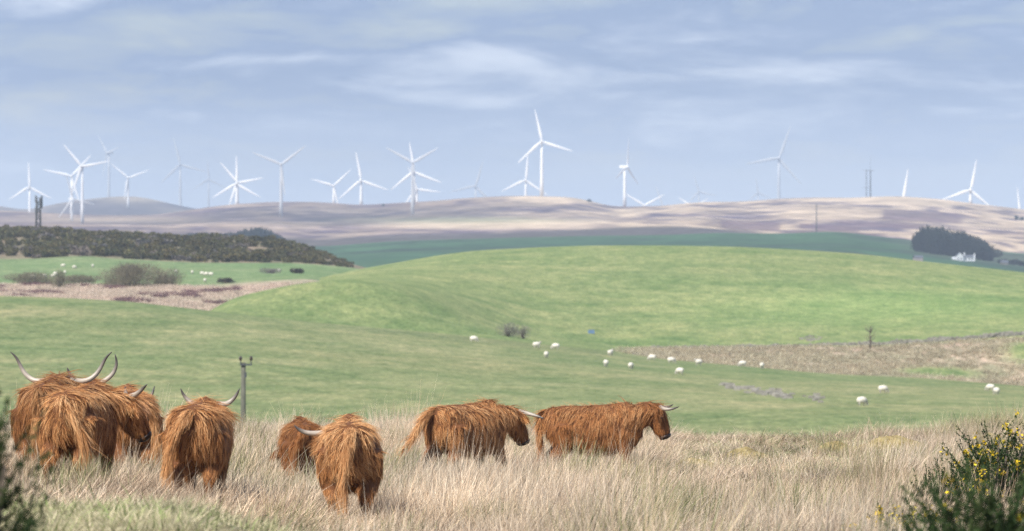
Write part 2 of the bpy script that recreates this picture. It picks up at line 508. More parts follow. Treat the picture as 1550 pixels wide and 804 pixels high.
def in_strip(u, d):
    """rushy brown strip below the wall"""
    n = (fbm(wx(u, d) / 9, d / 14, 33) - 0.5) * 50
    top = 903 + n * 0.2
    a = sstep(920, 1010, u + n * 1.6) * (1 - sstep(top - 4, top + 4, d)) * sstep(825, 832, d + n * 0.1)
    hole = np.exp(-((u - 1420) / 70) ** 2 - ((d - 852) / 9) ** 2) + np.exp(-((u - 1560) / 45) ** 2 - ((d - 880) / 16) ** 2)
    return np.clip(a - hole * 1.3, 0, 1)
def col_hill(u, d, v, V):
    x, y = V[:, 0], V[:, 1]
    n = fbm(x / 55, y / 70, 14)[:, None]
    c = np.array([0.130, 0.185, 0.062]) * (1 - n) + np.array([0.205, 0.234, 0.090]) * n
    m = sstep(0.48, 0.72, fbm(x / 18, y / 34, 22))[:, None] * 0.40
    c = c * (1 - m) + np.array([0.27, 0.275, 0.115]) * m
    # sunlit patch on the right shoulder, painted in as brighter grass
    sun_patch = np.exp(-((u - 1330) / 240) ** 2 - ((v - 462) / 30) ** 2)[:, None]
    c = c * (1 - 0.45 * sun_patch) + np.array([0.235, 0.335, 0.105]) * 0.45 * sun_patch
    s = in_strip(u, d)[:, None]
    b = fbm(x / 6, y / 9, 17)[:, None]
    c = c * (1 - s) + s * (np.array([0.27, 0.21, 0.145]) * (1 - b) + np.array([0.42, 0.345, 0.24]) * b)
    return c
HILL.build(M_PAST, np.arange(-700, 2300, 10.0), np.concatenate([np.linspace(780, 1450, 200), np.linspace(1460, 2000, 30)]), col_hill, 'broad rounded green hill filling the middle distance')

def col_valley(u, d, v, V):
    x, y = V[:, 0], V[:, 1]
    n = fbm(x / 40, y / 50, 24)[:, None]
    c = np.array([0.120, 0.195, 0.075]) * (1 - n) + np.array([0.185, 0.225, 0.105]) * n
    s = (1 - sstep(1000, 1018, d + 14 * (fbm(x / 12, y / 20, 5) - 0.5)))[:, None]
    s = np.maximum(s, (sstep(300, 350, u) * (1 - sstep(1000, 1060, d)))[:, None])
    b = fbm(x / 8, y / 12, 19)[:, None]
    c = c * (1 - s) + s * (np.array([0.30, 0.235, 0.17]) * (1 - b) + np.array([0.46, 0.37, 0.27]) * b)
    g = sstep(1345, 1365, d + 20 * (fbm(x / 15, y / 15, 7) - 0.5))[:, None]
    c = c * (1 - g) + g * np.array([0.19, 0.155, 0.10])
    return c
VALLEY.build(M_PAST, np.arange(-700, 900, 10.0), np.linspace(840, 2200, 200), col_valley, 'valley floor with rushes, green field and scrub slope on the left')

M_FAR = ground_mat('far_ground', [(0.012, 0.25, (1, .4, 1), (1, 1, 1)), (0.06, 0.28, (1, .4, 1), (1, 1, 1))], 0.2, 0.5)
def col_fields(u, d, v, V):
    x, y = V[:, 0], V[:, 1]
    n = fbm(x / 220, y / 300, 51)[:, None]
    c = np.array([0.050, 0.130, 0.055]) * (1 - n) + np.array([0.085, 0.165, 0.065]) * n
    h = sstep(0.56, 0.64, fbm(x / 160, y / 420, 55))[:, None]
    c = c * (1 - 0.5 * h) + 0.5 * h * np.array([0.055, 0.075, 0.055])
    e = (sstep(1330, 1420, u) * sstep(3300, 3500, d) * (1 - sstep(4000, 4200, d)))[:, None]
    c = c * (1 - 0.5 * e) + 0.5 * e * np.array([0.15, 0.155, 0.10])
    return c
FIELDS.build(M_FAR, np.arange(-700, 2300, 8.0), np.linspace(1900, 5200, 140), col_fields, 'dark green fields below the heath')
def col_heath(u, d, v, V):
    x, y = V[:, 0], V[:, 1]
    a = fbm(x / 75, y / 300, 61, 5); b = fbm(x / 22, y / 70, 66, 5)
    pale = sstep(0.36, 0.66, a * 0.5 + b * 0.5)
    side = 0.38 + 0.62 * sstep(700, 1150, u)
    pale = np.clip(pale * side * 1.5, 0, 1)
    # bleached grass in the lap of the ridge, its sunlight painted in as pale bands
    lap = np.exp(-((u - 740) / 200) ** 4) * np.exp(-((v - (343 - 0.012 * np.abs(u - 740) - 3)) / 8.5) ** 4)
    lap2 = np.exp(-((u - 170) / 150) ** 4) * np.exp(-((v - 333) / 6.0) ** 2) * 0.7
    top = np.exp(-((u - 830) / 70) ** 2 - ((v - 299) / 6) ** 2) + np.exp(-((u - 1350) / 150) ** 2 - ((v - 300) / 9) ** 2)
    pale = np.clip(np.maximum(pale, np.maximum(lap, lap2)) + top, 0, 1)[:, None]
    heather = np.array([0.115, 0.080, 0.108]) * (0.8 + 0.4 * b[:, None])
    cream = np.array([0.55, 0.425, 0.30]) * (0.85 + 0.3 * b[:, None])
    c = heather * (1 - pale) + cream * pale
    g = (np.exp(-((u - 690) / 160) ** 2) * np.exp(-((v - 333) / 5.5) ** 2))[:, None] * 0.55
    c = c * (1 - g) + g * np.array([0.22, 0.27, 0.13])
    br_ = (sstep(0.45, 0.7, fbm(x / 40, y / 120, 68, 4)) * 0.45 * (1 - np.clip(lap + top, 0, 1)))[:, None]
    c = c * (1 - br_) + br_ * np.array([0.30, 0.215, 0.15])
    dk = ((1 - sstep(4650, 4800, d)) * (1 - sstep(1080, 1180, u)))[:, None]  # shade along the foot of the ridge, painted in as a dark band
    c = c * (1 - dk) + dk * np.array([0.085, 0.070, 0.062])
    # square-cut burnt heather strips on the right
    for (u0, u1, v0, v1) in ((1335, 1455, 316, 332), (1270, 1400, 334, 340), (1090, 1180, 332, 345), (1210, 1300, 338, 346)):
        m = (sstep(u0 - 4, u0 + 4, u) * (1 - sstep(u1 - 4, u1 + 4, u)) * sstep(v0 - 1, v0 + 1, v - (u - u0) * 0.06) * (1 - sstep(v1 - 1, v1 + 1, v - (u - u0) * 0.06)))[:, None] * 0.8
        c = c * (1 - m) + m * np.array([0.14, 0.085, 0.10])
    return c
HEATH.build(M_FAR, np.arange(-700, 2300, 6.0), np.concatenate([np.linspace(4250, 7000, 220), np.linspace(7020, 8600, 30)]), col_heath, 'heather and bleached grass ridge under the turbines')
def col_farhill(u, d, v, V):
    n = fbm(V[:, 0] / 260, V[:, 1] / 500, 71)[:, None]
    p = np.clip(np.exp(-((u - 210) / 60) ** 2 - ((v - 302) / 6) ** 2)[:, None] + (sstep(0.5, 0.65, n) * 0.4), 0, 1)
    return np.array([0.10, 0.085, 0.10]) * (1 - p) + p * np.array([0.34, 0.28, 0.22])
FARHILL.build(M_FAR, np.arange(-700, 2300, 10.0), np.concatenate([np.linspace(8000, 10500, 80), np.linspace(10700, 16000, 12)]), col_farhill, 'faint hills on the skyline')

# ------------------------------------------------------------------ scatter by geometry nodes (stuff only)
src_col = {}
def scatter(name, P, rot, scl, idx, tint, sources, label, cat):
    """one object that instances small clumps on points; sources are meshes"""
    c = bpy.data.collections.new(name + '_clumps')
    for k, m in enumerate(sources):
        o = bpy.data.objects.new('%s_clump_%02d' % (name, k), m); c.objects.link(o)
    me = bpy.data.meshes.new(name)
    me.vertices.add(len(P)); me.vertices.foreach_set('co', np.asarray(P, np.float32).reshape(-1))
    a = me.attributes.new('rot', 'FLOAT_VECTOR', 'POINT'); a.data.foreach_set('vector', np.asarray(rot, np.float32).reshape(-1))
    a = me.attributes.new('scl', 'FLOAT_VECTOR', 'POINT'); a.data.foreach_set('vector', np.asarray(scl, np.float32).reshape(-1))
    a = me.attributes.new('pick', 'INT', 'POINT'); a.data.foreach_set('value', np.asarray(idx, np.int32))
    set_col(me, tint, 'tint')
    o = bpy.data.objects.new(name, me); col.objects.link(o)
    g = bpy.data.node_groups.new(name, 'GeometryNodeTree')
    g.interface.new_socket('Geometry', in_out='INPUT', socket_type='NodeSocketGeometry')
    g.interface.new_socket('Geometry', in_out='OUTPUT', socket_type='NodeSocketGeometry')
    gi = g.nodes.new('NodeGroupInput'); go = g.nodes.new('NodeGroupOutput')
    ci = g.nodes.new('GeometryNodeCollectionInfo'); ci.inputs[0].default_value = c
    ci.inputs['Separate Children'].default_value = True; ci.inputs['Reset Children'].default_value = True
    ip = g.nodes.new('GeometryNodeInstanceOnPoints'); ip.inputs['Pick Instance'].default_value = True
    def named(n, t):
        k = g.nodes.new('GeometryNodeInputNamedAttribute'); k.data_type = t; k.inputs['Name'].default_value = n
        return k.outputs[0]
    er = g.nodes.new('FunctionNodeEulerToRotation')
    g.links.new(named('rot', 'FLOAT_VECTOR'), er.inputs[0])
    g.links.new(gi.outputs[0], ip.inputs['Points'])
    g.links.new(ci.outputs[0], ip.inputs['Instance'])
    g.links.new(named('pick', 'INT'), ip.inputs['Instance Index'])
    g.links.new(er.outputs[0], ip.inputs['Rotation'])
    g.links.new(named('scl', 'FLOAT_VECTOR'), ip.inputs['Scale'])
    g.links.new(ip.outputs[0], go.inputs[0])
    md = o.modifiers.new('scatter', 'NODES'); md.node_group = g
    tag(o, label, cat, kind='stuff')
    return o

def ribbons(root, dirs, length, width, bend, K=4, side=None, taper=0.15):
    """blades: root (n,3), dirs (n,3) unit, bend (n,3) added along the blade. returns V,F,s(n*K*2)"""
    n = len(root)
    s = np.linspace(0, 1, K)
    P = root[:, None, :] + dirs[:, None, :] * (length[:, None] * s)[..., None] + bend[:, None, :] * (length[:, None] * s ** 2)[..., None]
    if side is None:
        a = rng.random(n) * 2 * np.pi
        side = np.stack([np.cos(a), np.sin(a), np.zeros(n)], 1)
    w = width[:, None] * (1 - (1 - taper) * s ** 1.3) * 0.5
    A = P - side[:, None, :] * w[..., None]; B = P + side[:, None, :] * w[..., None]
    V = np.stack([A, B], 2).reshape(-1, 3)      # n,K,2
    base = (np.arange(n) * K * 2)[:, None]
    k = np.arange(K - 1)[None, :] * 2
    F = np.stack([base + k, base + k + 1, base + k + 3, base + k + 2], -1).reshape(-1, 4)
    S = np.repeat(np.tile(s, n), 2)
    return V, F, S

def grass_tuft(nm, n, rad, h0, h1, wid, splay, cols, droop=0.35):
    r = rad * np.sqrt(rng.random(n)); a = rng.random(n) * 2 * np.pi
    root = np.stack([r * np.cos(a), r * np.sin(a), np.full(n, -0.05)], 1)
    b = a + rng.normal(0, 0.9, n)
    sp = splay * (0.25 + rng.random(n)) * (0.3 + r / rad)
    d = nrm(np.stack([np.cos(b) * sp, np.sin(b) * sp, np.ones(n)], 1))
    L = h0 + (h1 - h0) * rng.random(n) ** 1.3
    c = rng.random(n) * 2 * np.pi
    dr = droop * rng.random(n) ** 1.5
    bend = np.stack([np.cos(b) * dr + 0.1 * np.cos(c) + 0.07, np.sin(b) * dr + 0.1 * np.sin(c), -dr * 0.55], 1)
    V, F, S = ribbons(root, d, L, wid * (0.7 + 0.6 * rng.random(n)), bend, 4)
    ci = rng.integers(0, len(cols), n)
    C = np.array(cols)[ci] * (0.5 + 0.85 * rng.random(n))[:, None]
    C = np.repeat(C, 8, axis=0)
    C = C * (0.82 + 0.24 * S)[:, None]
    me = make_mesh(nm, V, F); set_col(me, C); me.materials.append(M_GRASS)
    return me

straw = [(0.59, 0.475, 0.375), (0.50, 0.39, 0.30), (0.68, 0.58, 0.48), (0.41, 0.30, 0.22), (0.56, 0.46, 0.38)]
rust = [(0.38, 0.265, 0.195), (0.46, 0.345, 0.265), (0.31, 0.215, 0.165)]
rush = [(0.17, 0.19, 0.09), (0.24, 0.24, 0.13), (0.38, 0.32, 0.21), (0.11, 0.13, 0.06), (0.42, 0.35, 0.25)]
short = [(0.52, 0.46, 0.31), (0.40, 0.40, 0.22), (0.58, 0.50, 0.36), (0.27, 0.34, 0.14), (0.54, 0.47, 0.33)]
tufts = [grass_tuft('straw_tuft', 52, 0.17, 0.20, 0.58, 0.0072, 0.5, straw) for k in range(5)]
tufts += [grass_tuft('stem_tuft', 26, 0.14, 0.35, 0.74, 0.006, 0.32, straw, 0.2) for k in range(3)]
tufts += [grass_tuft('rust_tuft', 46, 0.17, 0.22, 0.5, 0.0085, 0.5, rust + straw[:2]) for k in range(2)]
tufts += [grass_tuft('rush_tuft', 60, 0.15, 0.3, 0.62, 0.0075, 0.35, rush, 0.15) for k in range(2)]
tufts += [grass_tuft('short_tuft', 46, 0.16, 0.05, 0.17, 0.008, 0.9, short, 0.5) for k in range(3)]

def moor_points(n, d0, d1, u0=-260, u1=1810):
    D = np.sqrt(rng.random(n) * (d1 ** 2 - d0 ** 2) + d0 ** 2)
    U = u0 + (u1 - u0) * rng.random(n)
    return wx(U, D), D, U

HERD = [(74, 68.5, .95), (123, 61.5, .88), (198, 68, .9), (304, 62, .88), (458, 74, .95), (529, 59.5, .72), (710, 86, .95), (903, 88, 1.0)]
def build_grass():
    N = 46000
    x, y, u = moor_points(N, 26, 134)
    bank = (1 - sstep(380, 560, u + 40 * (fbm(x / 1.2, y / 1.2, 4) - 0.5))) * (y < 43) * (y > 20)
    hgt = fbm(x / 2.2, y / 3.5, 41, 3); kind = fbm(x / 3.4, y / 5.5, 44, 3); fine = fbm(x / 0.6, y / 0.6, 47, 2)
    low = sstep(0.46, 0.36, hgt) if False else 1 - sstep(0.34, 0.46, hgt)      # hollows of short mossy turf
    ridge = sstep(86, 92, y + 6 * (fine - .5)) * sstep(990, 1040, u) * (1 - sstep(1330, 1440, u)) * 1.3
    pshort = np.clip(np.maximum(low * 0.75, ridge * 0.8), 0, 1)
    pshort = np.where(bank > 0.5, 1.0, pshort * sstep(52, 70, y) * 0.8)
    r = rng.random(N)
    pick = rng.integers(0, 5, N)
    pick = np.where(rng.random(N) < 0.30, 5 + rng.integers(0, 3, N), pick)
    pick = np.where((kind > 0.53) & (rng.random(N) < 0.55), 8 + rng.integers(0, 2, N), pick)
    pick = np.where((kind < 0.38) & (fine > 0.45) & (rng.random(N) < 0.5), 10 + rng.integers(0, 2, N), pick)
    pick = np.where(r < pshort, 12 + rng.integers(0, 3, N), pick)
    h = (0.30 + 1.12 * hgt) * (0.8 + 0.4 * rng.random(N))
    h = h * np.where(y > 98, 0.45 + 0.95 * fbm(x / 1.5, y / 5, 64, 2) + 0.45 * np.exp(-((u - 600) / 50) ** 2) + 0.25 * np.exp(-((u - 1290) / 40) ** 2) + 0.3 * np.exp(-((u - 1500) / 70) ** 2), 1.0) * (1 - 0.36 * (1 - sstep(52, 62, y)) * (1 - sstep(640, 1000, u)))
    # the front of the moor thins to the grazed bank on the left
    h = np.where((bank > 0.5), 0.85, h)
    w = 0.9 + 0.5 * rng.random(N) + 0.006 * np.maximum(y - 60, 0)
    # grass trodden and grazed down round the herd
    for hu, hd, hf in HERD:
        q = np.exp(-((u - hu) / (0.6 * PX / hd)) ** 4) * sstep(hd - 13, hd - 9, y) * (1 - sstep(hd + .5, hd + 2, y))
        h = h * (1 - (1 - hf) * q)
    # tussock structure: each tuft belongs to a clump, tallest in its middle and leaning out of it
    h = h * (1 - 0.42 * sstep(985, 1040, u) * (1 - sstep(1270, 1340, u)) * sstep(64, 72, y))
    CS = 0.85
    ix, iy = np.floor(x / CS).astype(int), np.floor(y / (CS * 1.2)).astype(int)
    bd = np.full(N, 9.0); bx = np.zeros(N); by = np.zeros(N); br = np.zeros(N); bk = np.zeros(N)
    for a in (-1, 0, 1):
        for b in (-1, 0, 1):
            jx, jy = (ix + a) & 255, (iy + b) & 255
            cx = (ix + a + _tab[jx, jy]) * CS; cyy = (iy + b + _tab[jy, jx]) * CS * 1.2
            d = np.hypot(x - cx, y - cyy)
            m = d < bd
            bd = np.where(m, d, bd); bx = np.where(m, x - cx, bx); by = np.where(m, y - cyy, by)
            br = np.where(m, _tab[(jx + 77) & 255, (jy + 31) & 255], br); bk = np.where(m, _tab[(jx + 13) & 255, (jy + 101) & 255], bk)
    core = 1 - sstep(0.05, 0.55, bd)
    tall = pick < 12
    h = np.where(tall, h * (0.62 + 0.85 * core * (0.35 + 0.9 * br)), h)
    pick = np.where(tall & (core > 0.2) & (bk < 0.08 + 0.06 * (u > 950)), 10 + (pick % 2), pick)
    pick = np.where(tall & (core > 0.2) & (bk > 0.14) & (bk < 0.30), 8 + (pick % 2), pick)
    ctint = 0.82 + 0.55 * br
    z = moor_z(x, y)
    P = np.stack([x, y, z], 1)
    rot = np.stack([rng.normal(0, 0.12, N), rng.normal(0.05, 0.14, N), rng.random(N) * 2 * np.pi], 1)
    rot[:, 2] = rng.normal(0, 0.15, N)
    rot[:, 1] += 0.7 * (fbm(x / 1.3, y / 2.0, 57, 2) - 0.42)
    rot[:, 1] += np.clip(bx, -.5, .5) * 0.55; rot[:, 0] -= np.clip(by, -.5, .5) * 0.55
    t = ctint * (0.70 + 0.60 * fbm(x / 1.1, y / 1.6, 50, 3)) + rng.normal(0, 0.06, N)
    warm = (fbm(x / 4, y / 6, 53, 2) - 0.5)
    tint = np.stack([t * (1.00 + 0.10 * warm), t * 1.005, t * (0.94 - 0.12 * warm)], 1)
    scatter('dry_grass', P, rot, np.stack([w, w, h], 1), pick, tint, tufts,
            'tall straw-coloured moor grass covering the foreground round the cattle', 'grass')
build_grass()

def build_rushes():
    # brown rush tussocks in the wet strip below the wall, pale ones on the left valley floor
    big = [grass_tuft('tussock', 30, 0.45, 0.25, 0.75, 0.05, 0.6, c, 0.4) for c in (rust + straw, straw, straw + straw + rust, rush)]
    N = 9000
    D = 826 + 84 * rng.random(N); U = 930 + 760 * rng.random(N)
    k = in_strip(U, D) * (0.35 + 0.9 * sstep(0.35, 0.6, fbm(wx(U, D) / 7, D / 9, 37))) > rng.random(N)
    D, U = D[k], U[k]
    P = np.stack([wx(U, D), D, HILL.z(U, D)], 1); n = len(D)
    s = 0.6 + 0.6 * rng.random(n)
    t = 0.70 + 0.45 * rng.random(n)
    scatter('rush_tussocks', P, np.stack([np.zeros(n), np.zeros(n), rng.random(n) * 6.28], 1), np.stack([s, s, s * 1.0], 1),
            rng.integers(0, 3, n), np.stack([t * .95, t * 1.04, t * .90], 1), big, 'brown rush tussocks in the wet strip below the stone wall', 'rushes')
    N = 5000
    D = 880 + 135 * rng.random(N); U = -150 + 660 * rng.random(N)
    z = VALLEY.z(U, D)
    P = np.stack([wx(U, D), D, z], 1)
    s = 0.7 + 0.6 * rng.random(N); t = 0.92 + 0.25 * rng.random(N)
    dark = fbm(P[:, 0] / 7, D / 16, 77) > 0.63
    tint = np.stack([t, t, t], 1); tint[dark] *= (0.36, 0.28, 0.36)
    pick = np.where(dark, 0, 1); s = np.where(dark, s * 1.3, s)
    k = (U < 330) | (D < 1005 - (U - 330) * 0.05)
    scatter('pale_rushes', P[k], np.stack([np.zeros(k.sum()), np.zeros(k.sum()), rng.random(k.sum()) * 6.28], 1), np.stack([s, s, s * 0.9], 1)[k],
            pick[k], tint[k], big, 'pale rushes and dark bramble on the valley floor at left', 'rushes')
build_rushes()

# ------------------------------------------------------------------ cattle
def seg_loft(mb, R, m=18, p=2.3):
    """trunk rings (x,y,z,halfwidth,halfheight)"""
    a = np.linspace(0, 2 * np.pi, m, endpoint=False)
    ca, sa = np.cos(a), np.sin(a)
    sx = np.sign(ca) * np.abs(ca) ** (2 / p); sz = np.sign(sa) * np.abs(sa) ** (2 / p)
    mb.rings([[(x, y + hw * cx, z + hh * cz) for cx, cz in zip(sx, sz)] for x, y, z, hw, hh in R])

def remeshed(mb, vox=0.026):
    me = mb.mesh('body')
    o = bpy.data.objects.new('tmp_body', me); col.objects.link(o)
    r = o.modifiers.new('r', 'REMESH'); r.mode = 'VOXEL'; r.voxel_size = vox
    s = o.modifiers.new('s', 'SMOOTH'); s.factor = 0.5; s.iterations = 5
    dg = bpy.context.evaluated_depsgraph_get(); dg.update()
    m2 = bpy.data.meshes.new_from_object(o.evaluated_get(dg))
    bpy.data.objects.remove(o); bpy.data.meshes.remove(me)
    m2.polygons.foreach_set('use_smooth', np.ones(len(m2.polygons), dtype=bool))
    return m2

def make_cow(u, D, heading, label, size=1.0, head=(0.98, 0.0, 1.10), yaw=0.0, pitch=55.0, horns=None, tail=None, tone=1.0, red=0.0,
             neck_bow=0.0, fat=0.92, seed=0, hair=1.0, vfoot=None, pink=False):
    rg = np.random.default_rng(100 + seed)
    x = float(wx(u, D)); z = float(moor_z(x, D))
    root = empty('highland_cow', (x, D, z - 0.02), math.radians(heading), label, 'cow', 'highland cattle on the moor')
    root.scale = (size,) * 3
    mb = MB()
    seg_loft(mb, [(-0.80, 0, 0.93, 0.06 * fat, 0.09), (-0.77, 0, 0.90, 0.17 * fat, 0.20), (-0.70, 0, 0.87, 0.25 * fat, 0.27), (-0.55, 0, 0.84, 0.30 * fat, 0.31),
                  (-0.30, 0, 0.80, 0.33 * fat, 0.34), (0.0, 0, 0.78, 0.35 * fat, 0.355), (0.25, 0, 0.79, 0.33 * fat, 0.36), (0.45, 0, 0.82, 0.29 * fat, 0.345),
                  (0.60, 0, 0.85, 0.22 * fat, 0.28), (0.70, 0, 0.87, 0.13 * fat, 0.18)])
    segs = [((-0.6, 0, 0.84), (-0.2, 0, 0.8), 0.30, 0.33, 'trunk'), ((-0.2, 0, 0.8), (0.25, 0, 0.8), 0.33, 0.34, 'trunk'), ((0.25, 0, 0.8), (0.5, 0, 0.83), 0.34, 0.29, 'trunk')]
    yw, pt = math.radians(yaw), math.radians(pitch)
    h = np.array([math.cos(pt) * math.cos(yw), math.cos(pt) * math.sin(yw), -math.sin(pt)])
    l = np.array([-math.sin(yw), math.cos(yw), 0.0]); nn = np.cross(h, l)
    poll = np.array(head, float); hs = 1.18
    # neck
    a0 = np.array([0.42, 0, 0.90]); a2 = poll - nn * 0.10 + h * 0.04
    a1 = (a0 + a2) / 2 + np.array([0, 0, neck_bow])
    t = np.linspace(0, 1, 6)[:, None]
    NP = (1 - t) ** 2 * a0 + 2 * t * (1 - t) * a1 + t * t * a2
    NR = np.array([0.27, 0.24, 0.21, 0.185, 0.165, 0.15])
    mb.tube(NP, NR, 14)
    for i in range(5): segs.append((NP[i], NP[i + 1], NR[i], NR[i + 1], 'neck'))
    # head: poll to muzzle, wedge shaped
    HS = [(-0.03, 0.07, 0.06, -0.08), (0.02, 0.125, 0.11, -0.085), (0.10, 0.125, 0.13, -0.09), (0.20, 0.11, 0.13, -0.095), (0.30, 0.098, 0.115, -0.088), (0.39, 0.094, 0.10, -0.08), (0.45, 0.095, 0.09, -0.078), (0.49, 0.065, 0.06, -0.075)]
    a = np.linspace(0, 2 * np.pi, 14, endpoint=False)
    HS = [(hs * .84 * r_[0], hs * r_[1], hs * r_[2], hs * r_[3]) for r_ in HS]
    mb.rings([[poll + h * s + nn * off + l * (w * math.cos(q)) + nn * (hh * math.sin(q)) for q in a] for s, w, hh, off in HS])
    segs.append((poll + nn * -0.10, poll + h * 0.26 - nn * 0.105, 0.14, 0.13, 'head')); segs.append((poll + h * 0.26 - nn * 0.105, poll + h * 0.45 - nn * 0.08, 0.12, 0.095, 'head'))
    # ears
    for s in (-1, 1):
        e0 = poll + l * s * 0.10 + h * 0.06 - nn * 0.06; e1 = e0 + l * s * 0.19 - np.array([0, 0, 0.07]) - h * 0.02
        mb.tube(np.linspace(e0, e1, 5), [0.025, 0.055, 0.06, 0.045, 0.015], 8, 0.5, up=tuple(nn))
        segs.append((e0, e1, 0.05, 0.04, 'ear'))
    mb.tube([(-0.74, 0, 1.03), (-0.5, 0, 1.10), (-0.1, 0, 1.11), (0.25, 0, 1.12), (0.45, 0, 1.13), (0.62, 0, 1.04)], [0.06, 0.065, 0.06, 0.07, 0.10, 0.06], 8)
    for s in (-1, 1): mb.tube([(-0.66, s * 0.13, 1.0), (-0.55, s * 0.20 * fat, 1.03), (-0.42, s * 0.17, 1.0)], [0.05, 0.085, 0.05], 8)
    # legs
    st = rg.normal(0, 0.05, 4)
    for k, s in enumerate((-1, 1)):
        fx = 0.42 + st[k]
        P = [(0.40, s * 0.15, 0.78), (0.41, s * 0.165, 0.55), (0.42 + st[k] * .6, s * 0.165, 0.36), (fx, s * 0.165, 0.22), (fx, s * 0.165, 0.08), (fx + .02, s * 0.165, 0.0)]
        Rr = [0.15, 0.115, 0.075, 0.052, 0.052, 0.065]
        mb.tube(P, Rr, 10)
        for i in range(5): segs.append((P[i], P[i + 1], Rr[i], Rr[i + 1], 'leg'))
        hx = -0.58 + st[k + 2]
        P = [(-0.52, s * 0.15, 0.85), (-0.50, s * 0.18, 0.62), (-0.53 + st[k + 2] * .4, s * 0.18, 0.50), (hx - 0.10, s * 0.17, 0.36), (hx - 0.06, s * 0.17, 0.20), (hx - 0.03, s * 0.17, 0.08), (hx, s * 0.17, 0.0)]
        Rr = [0.20, 0.17, 0.125, 0.07, 0.055, 0.053, 0.065]
        mb.tube(P, Rr, 10)
        for i in range(6): segs.append((P[i], P[i + 1], Rr[i], Rr[i + 1], 'leg'))
    # tail
    if tail is None:
        tail = [(-0.76, 0, 1.08), (-0.87, 0, 1.04), (-0.90, 0.01, 0.85), (-0.89, 0.02, 0.6), (-0.87, 0.02, 0.38)]
    TP = np.array(tail, float); TR = np.linspace(0.045, 0.022, len(TP))
    # smooth tail
    tt = np.linspace(0, len(TP) - 1, 14)
    TPs = np.stack([np.interp(tt, range(len(TP)), TP[:, i]) for i in range(3)], 1)
    for _ in range(3): TPs[1:-1] = (TPs[:-2] + 2 * TPs[1:-1] + TPs[2:]) / 4
    mb.tube(TPs, np.linspace(0.045, 0.022, 14), 8)
    for i in range(13): segs.append((TPs[i], TPs[i + 1], 0.05, 0.05, 'tail'))
    bm = remeshed(mb)
    body = obj('body', bm, M_SKIN, root)
    # ---- coat
    nv = len(bm.vertices); co = np.empty(nv * 3, np.float32); bm.vertices.foreach_get('co', co); co = co.reshape(-1, 3).astype(float)
    bm.calc_loop_triangles(); nt_ = len(bm.loop_triangles)
    tri = np.empty(nt_ * 3, np.int32); bm.loop_triangles.foreach_get('vertices', tri); tri = tri.reshape(-1, 3)
    A, B, Cc = co[tri[:, 0]], co[tri[:, 1]], co[tri[:, 2]]
    cr = np.cross(B - A, Cc - A); area = np.linalg.norm(cr, axis=1)
    fn = nrm(cr)
    # part of each triangle
    cen = (A + B + Cc) / 3
    best = np.full(nt_, 1e9); part = np.zeros(nt_, int); sdir = np.zeros((nt_, 3)); names = ['trunk', 'neck', 'head', 'ear', 'leg', 'tail']; along = np.zeros(nt_)
    for (p, q, r0, r1, nm) in segs:
        p, q = np.array(p, float), np.array(q, float); d = q - p; L2 = d.dot(d)
        t = np.clip(((cen - p) @ d) / L2, 0, 1)
        dist = np.linalg.norm(cen - p - t[:, None] * d, axis=1) / (r0 + (r1 - r0) * t)
        k = dist < best
        best[k] = dist[k]; part[k] = names.index(nm); sdir[k] = d / math.sqrt(L2)
    dens = np.array([1.0, 1.1, 1.6, 2.2, 1.35, 5.0])[part] * area
    low = (part == 4) & (cen[:, 2] < 0.22); dens[low] *= 0.4
    G = int(6800 * hair)
    ti = rg.choice(nt_, G, p=dens / dens.sum())
    r1, r2 = rg.random(G), rg.random(G); sq = np.sqrt(r1)
    root_p = A[ti] * (1 - sq)[:, None] + B[ti] * (sq * (1 - r2))[:, None] + Cc[ti] * (sq * r2)[:, None]
    N = fn[ti]; pr = part[ti]
    sgn = np.sign(root_p[:, 1] + rg.normal(0, 0.03, G)); sgn[sgn == 0] = 1
    topn = np.clip(N[:, 2], 0, 1)
    g = np.zeros((G, 3))
    swirl = (fbm(root_p[:, 0] * 4 + seed, root_p[:, 2] * 4 + root_p[:, 1] * 3, seed, 2) - 0.5) * 2.2
    g[:] = (0, 0, -1)
    tr = (pr == 0) | (pr == 1)
    g[tr, 0] += -0.30 + swirl[tr] * 0.8; g[tr, 1] += (sgn * (0.15 + 0.85 * topn))[tr]
    rump = tr & (N[:, 0] < -0.5); g[rump, 0] = 0; g[rump, 1] = sgn[rump] * 0.25 + swirl[rump] * 0.9
    hd = pr == 2; g[hd] = h + l * (sgn * 0.25)[hd][:, None] + np.array([0, 0, -0.35])
    g[pr == 3] = sdir[ti][pr == 3] + np.array([0, 0, -0.8])
    tl = pr == 5; g[tl] = sdir[ti][tl] * 1.2 + np.array([0, 0, -0.35])
    g += rg.normal(0, 0.17, (G, 3))
    tang = nrm(g - N * np.sum(g * N, 1)[:, None])
    Lh = np.choose(pr, [0.125, 0.16, 0.10, 0.13, 0.085, 0.17]) * (0.55 + 0.9 * rg.random(G))
    Lh[low[ti]] = 0.045
    up = (pr == 4) & (root_p[:, 2] > 0.50); Lh[up] = 0.105
    muzzle = hd & (((root_p - poll) @ h) > 0.36); Lh[muzzle] = 0.03
    forel = hd & (((root_p - poll) @ h) < 0.12); Lh[forel] = 0.24 * (0.6 + 0.7 * rg.random(int(forel.sum())))
    tend = tl & (np.linalg.norm(root_p - TPs[-1], axis=1) < 0.30); Lh[tend] = 0.26
    lift = np.choose(pr, [0.20, 0.24, 0.25, 0.4, 0.18, 0.30]) + 0.22 * topn * (rg.random(G) < 0.5)
    K = 5
    d = nrm(tang + N * lift[:, None]); p = root_p - N * 0.008
    curve = [p]
    wob = rg.normal(0, 0.14, (G, 3))
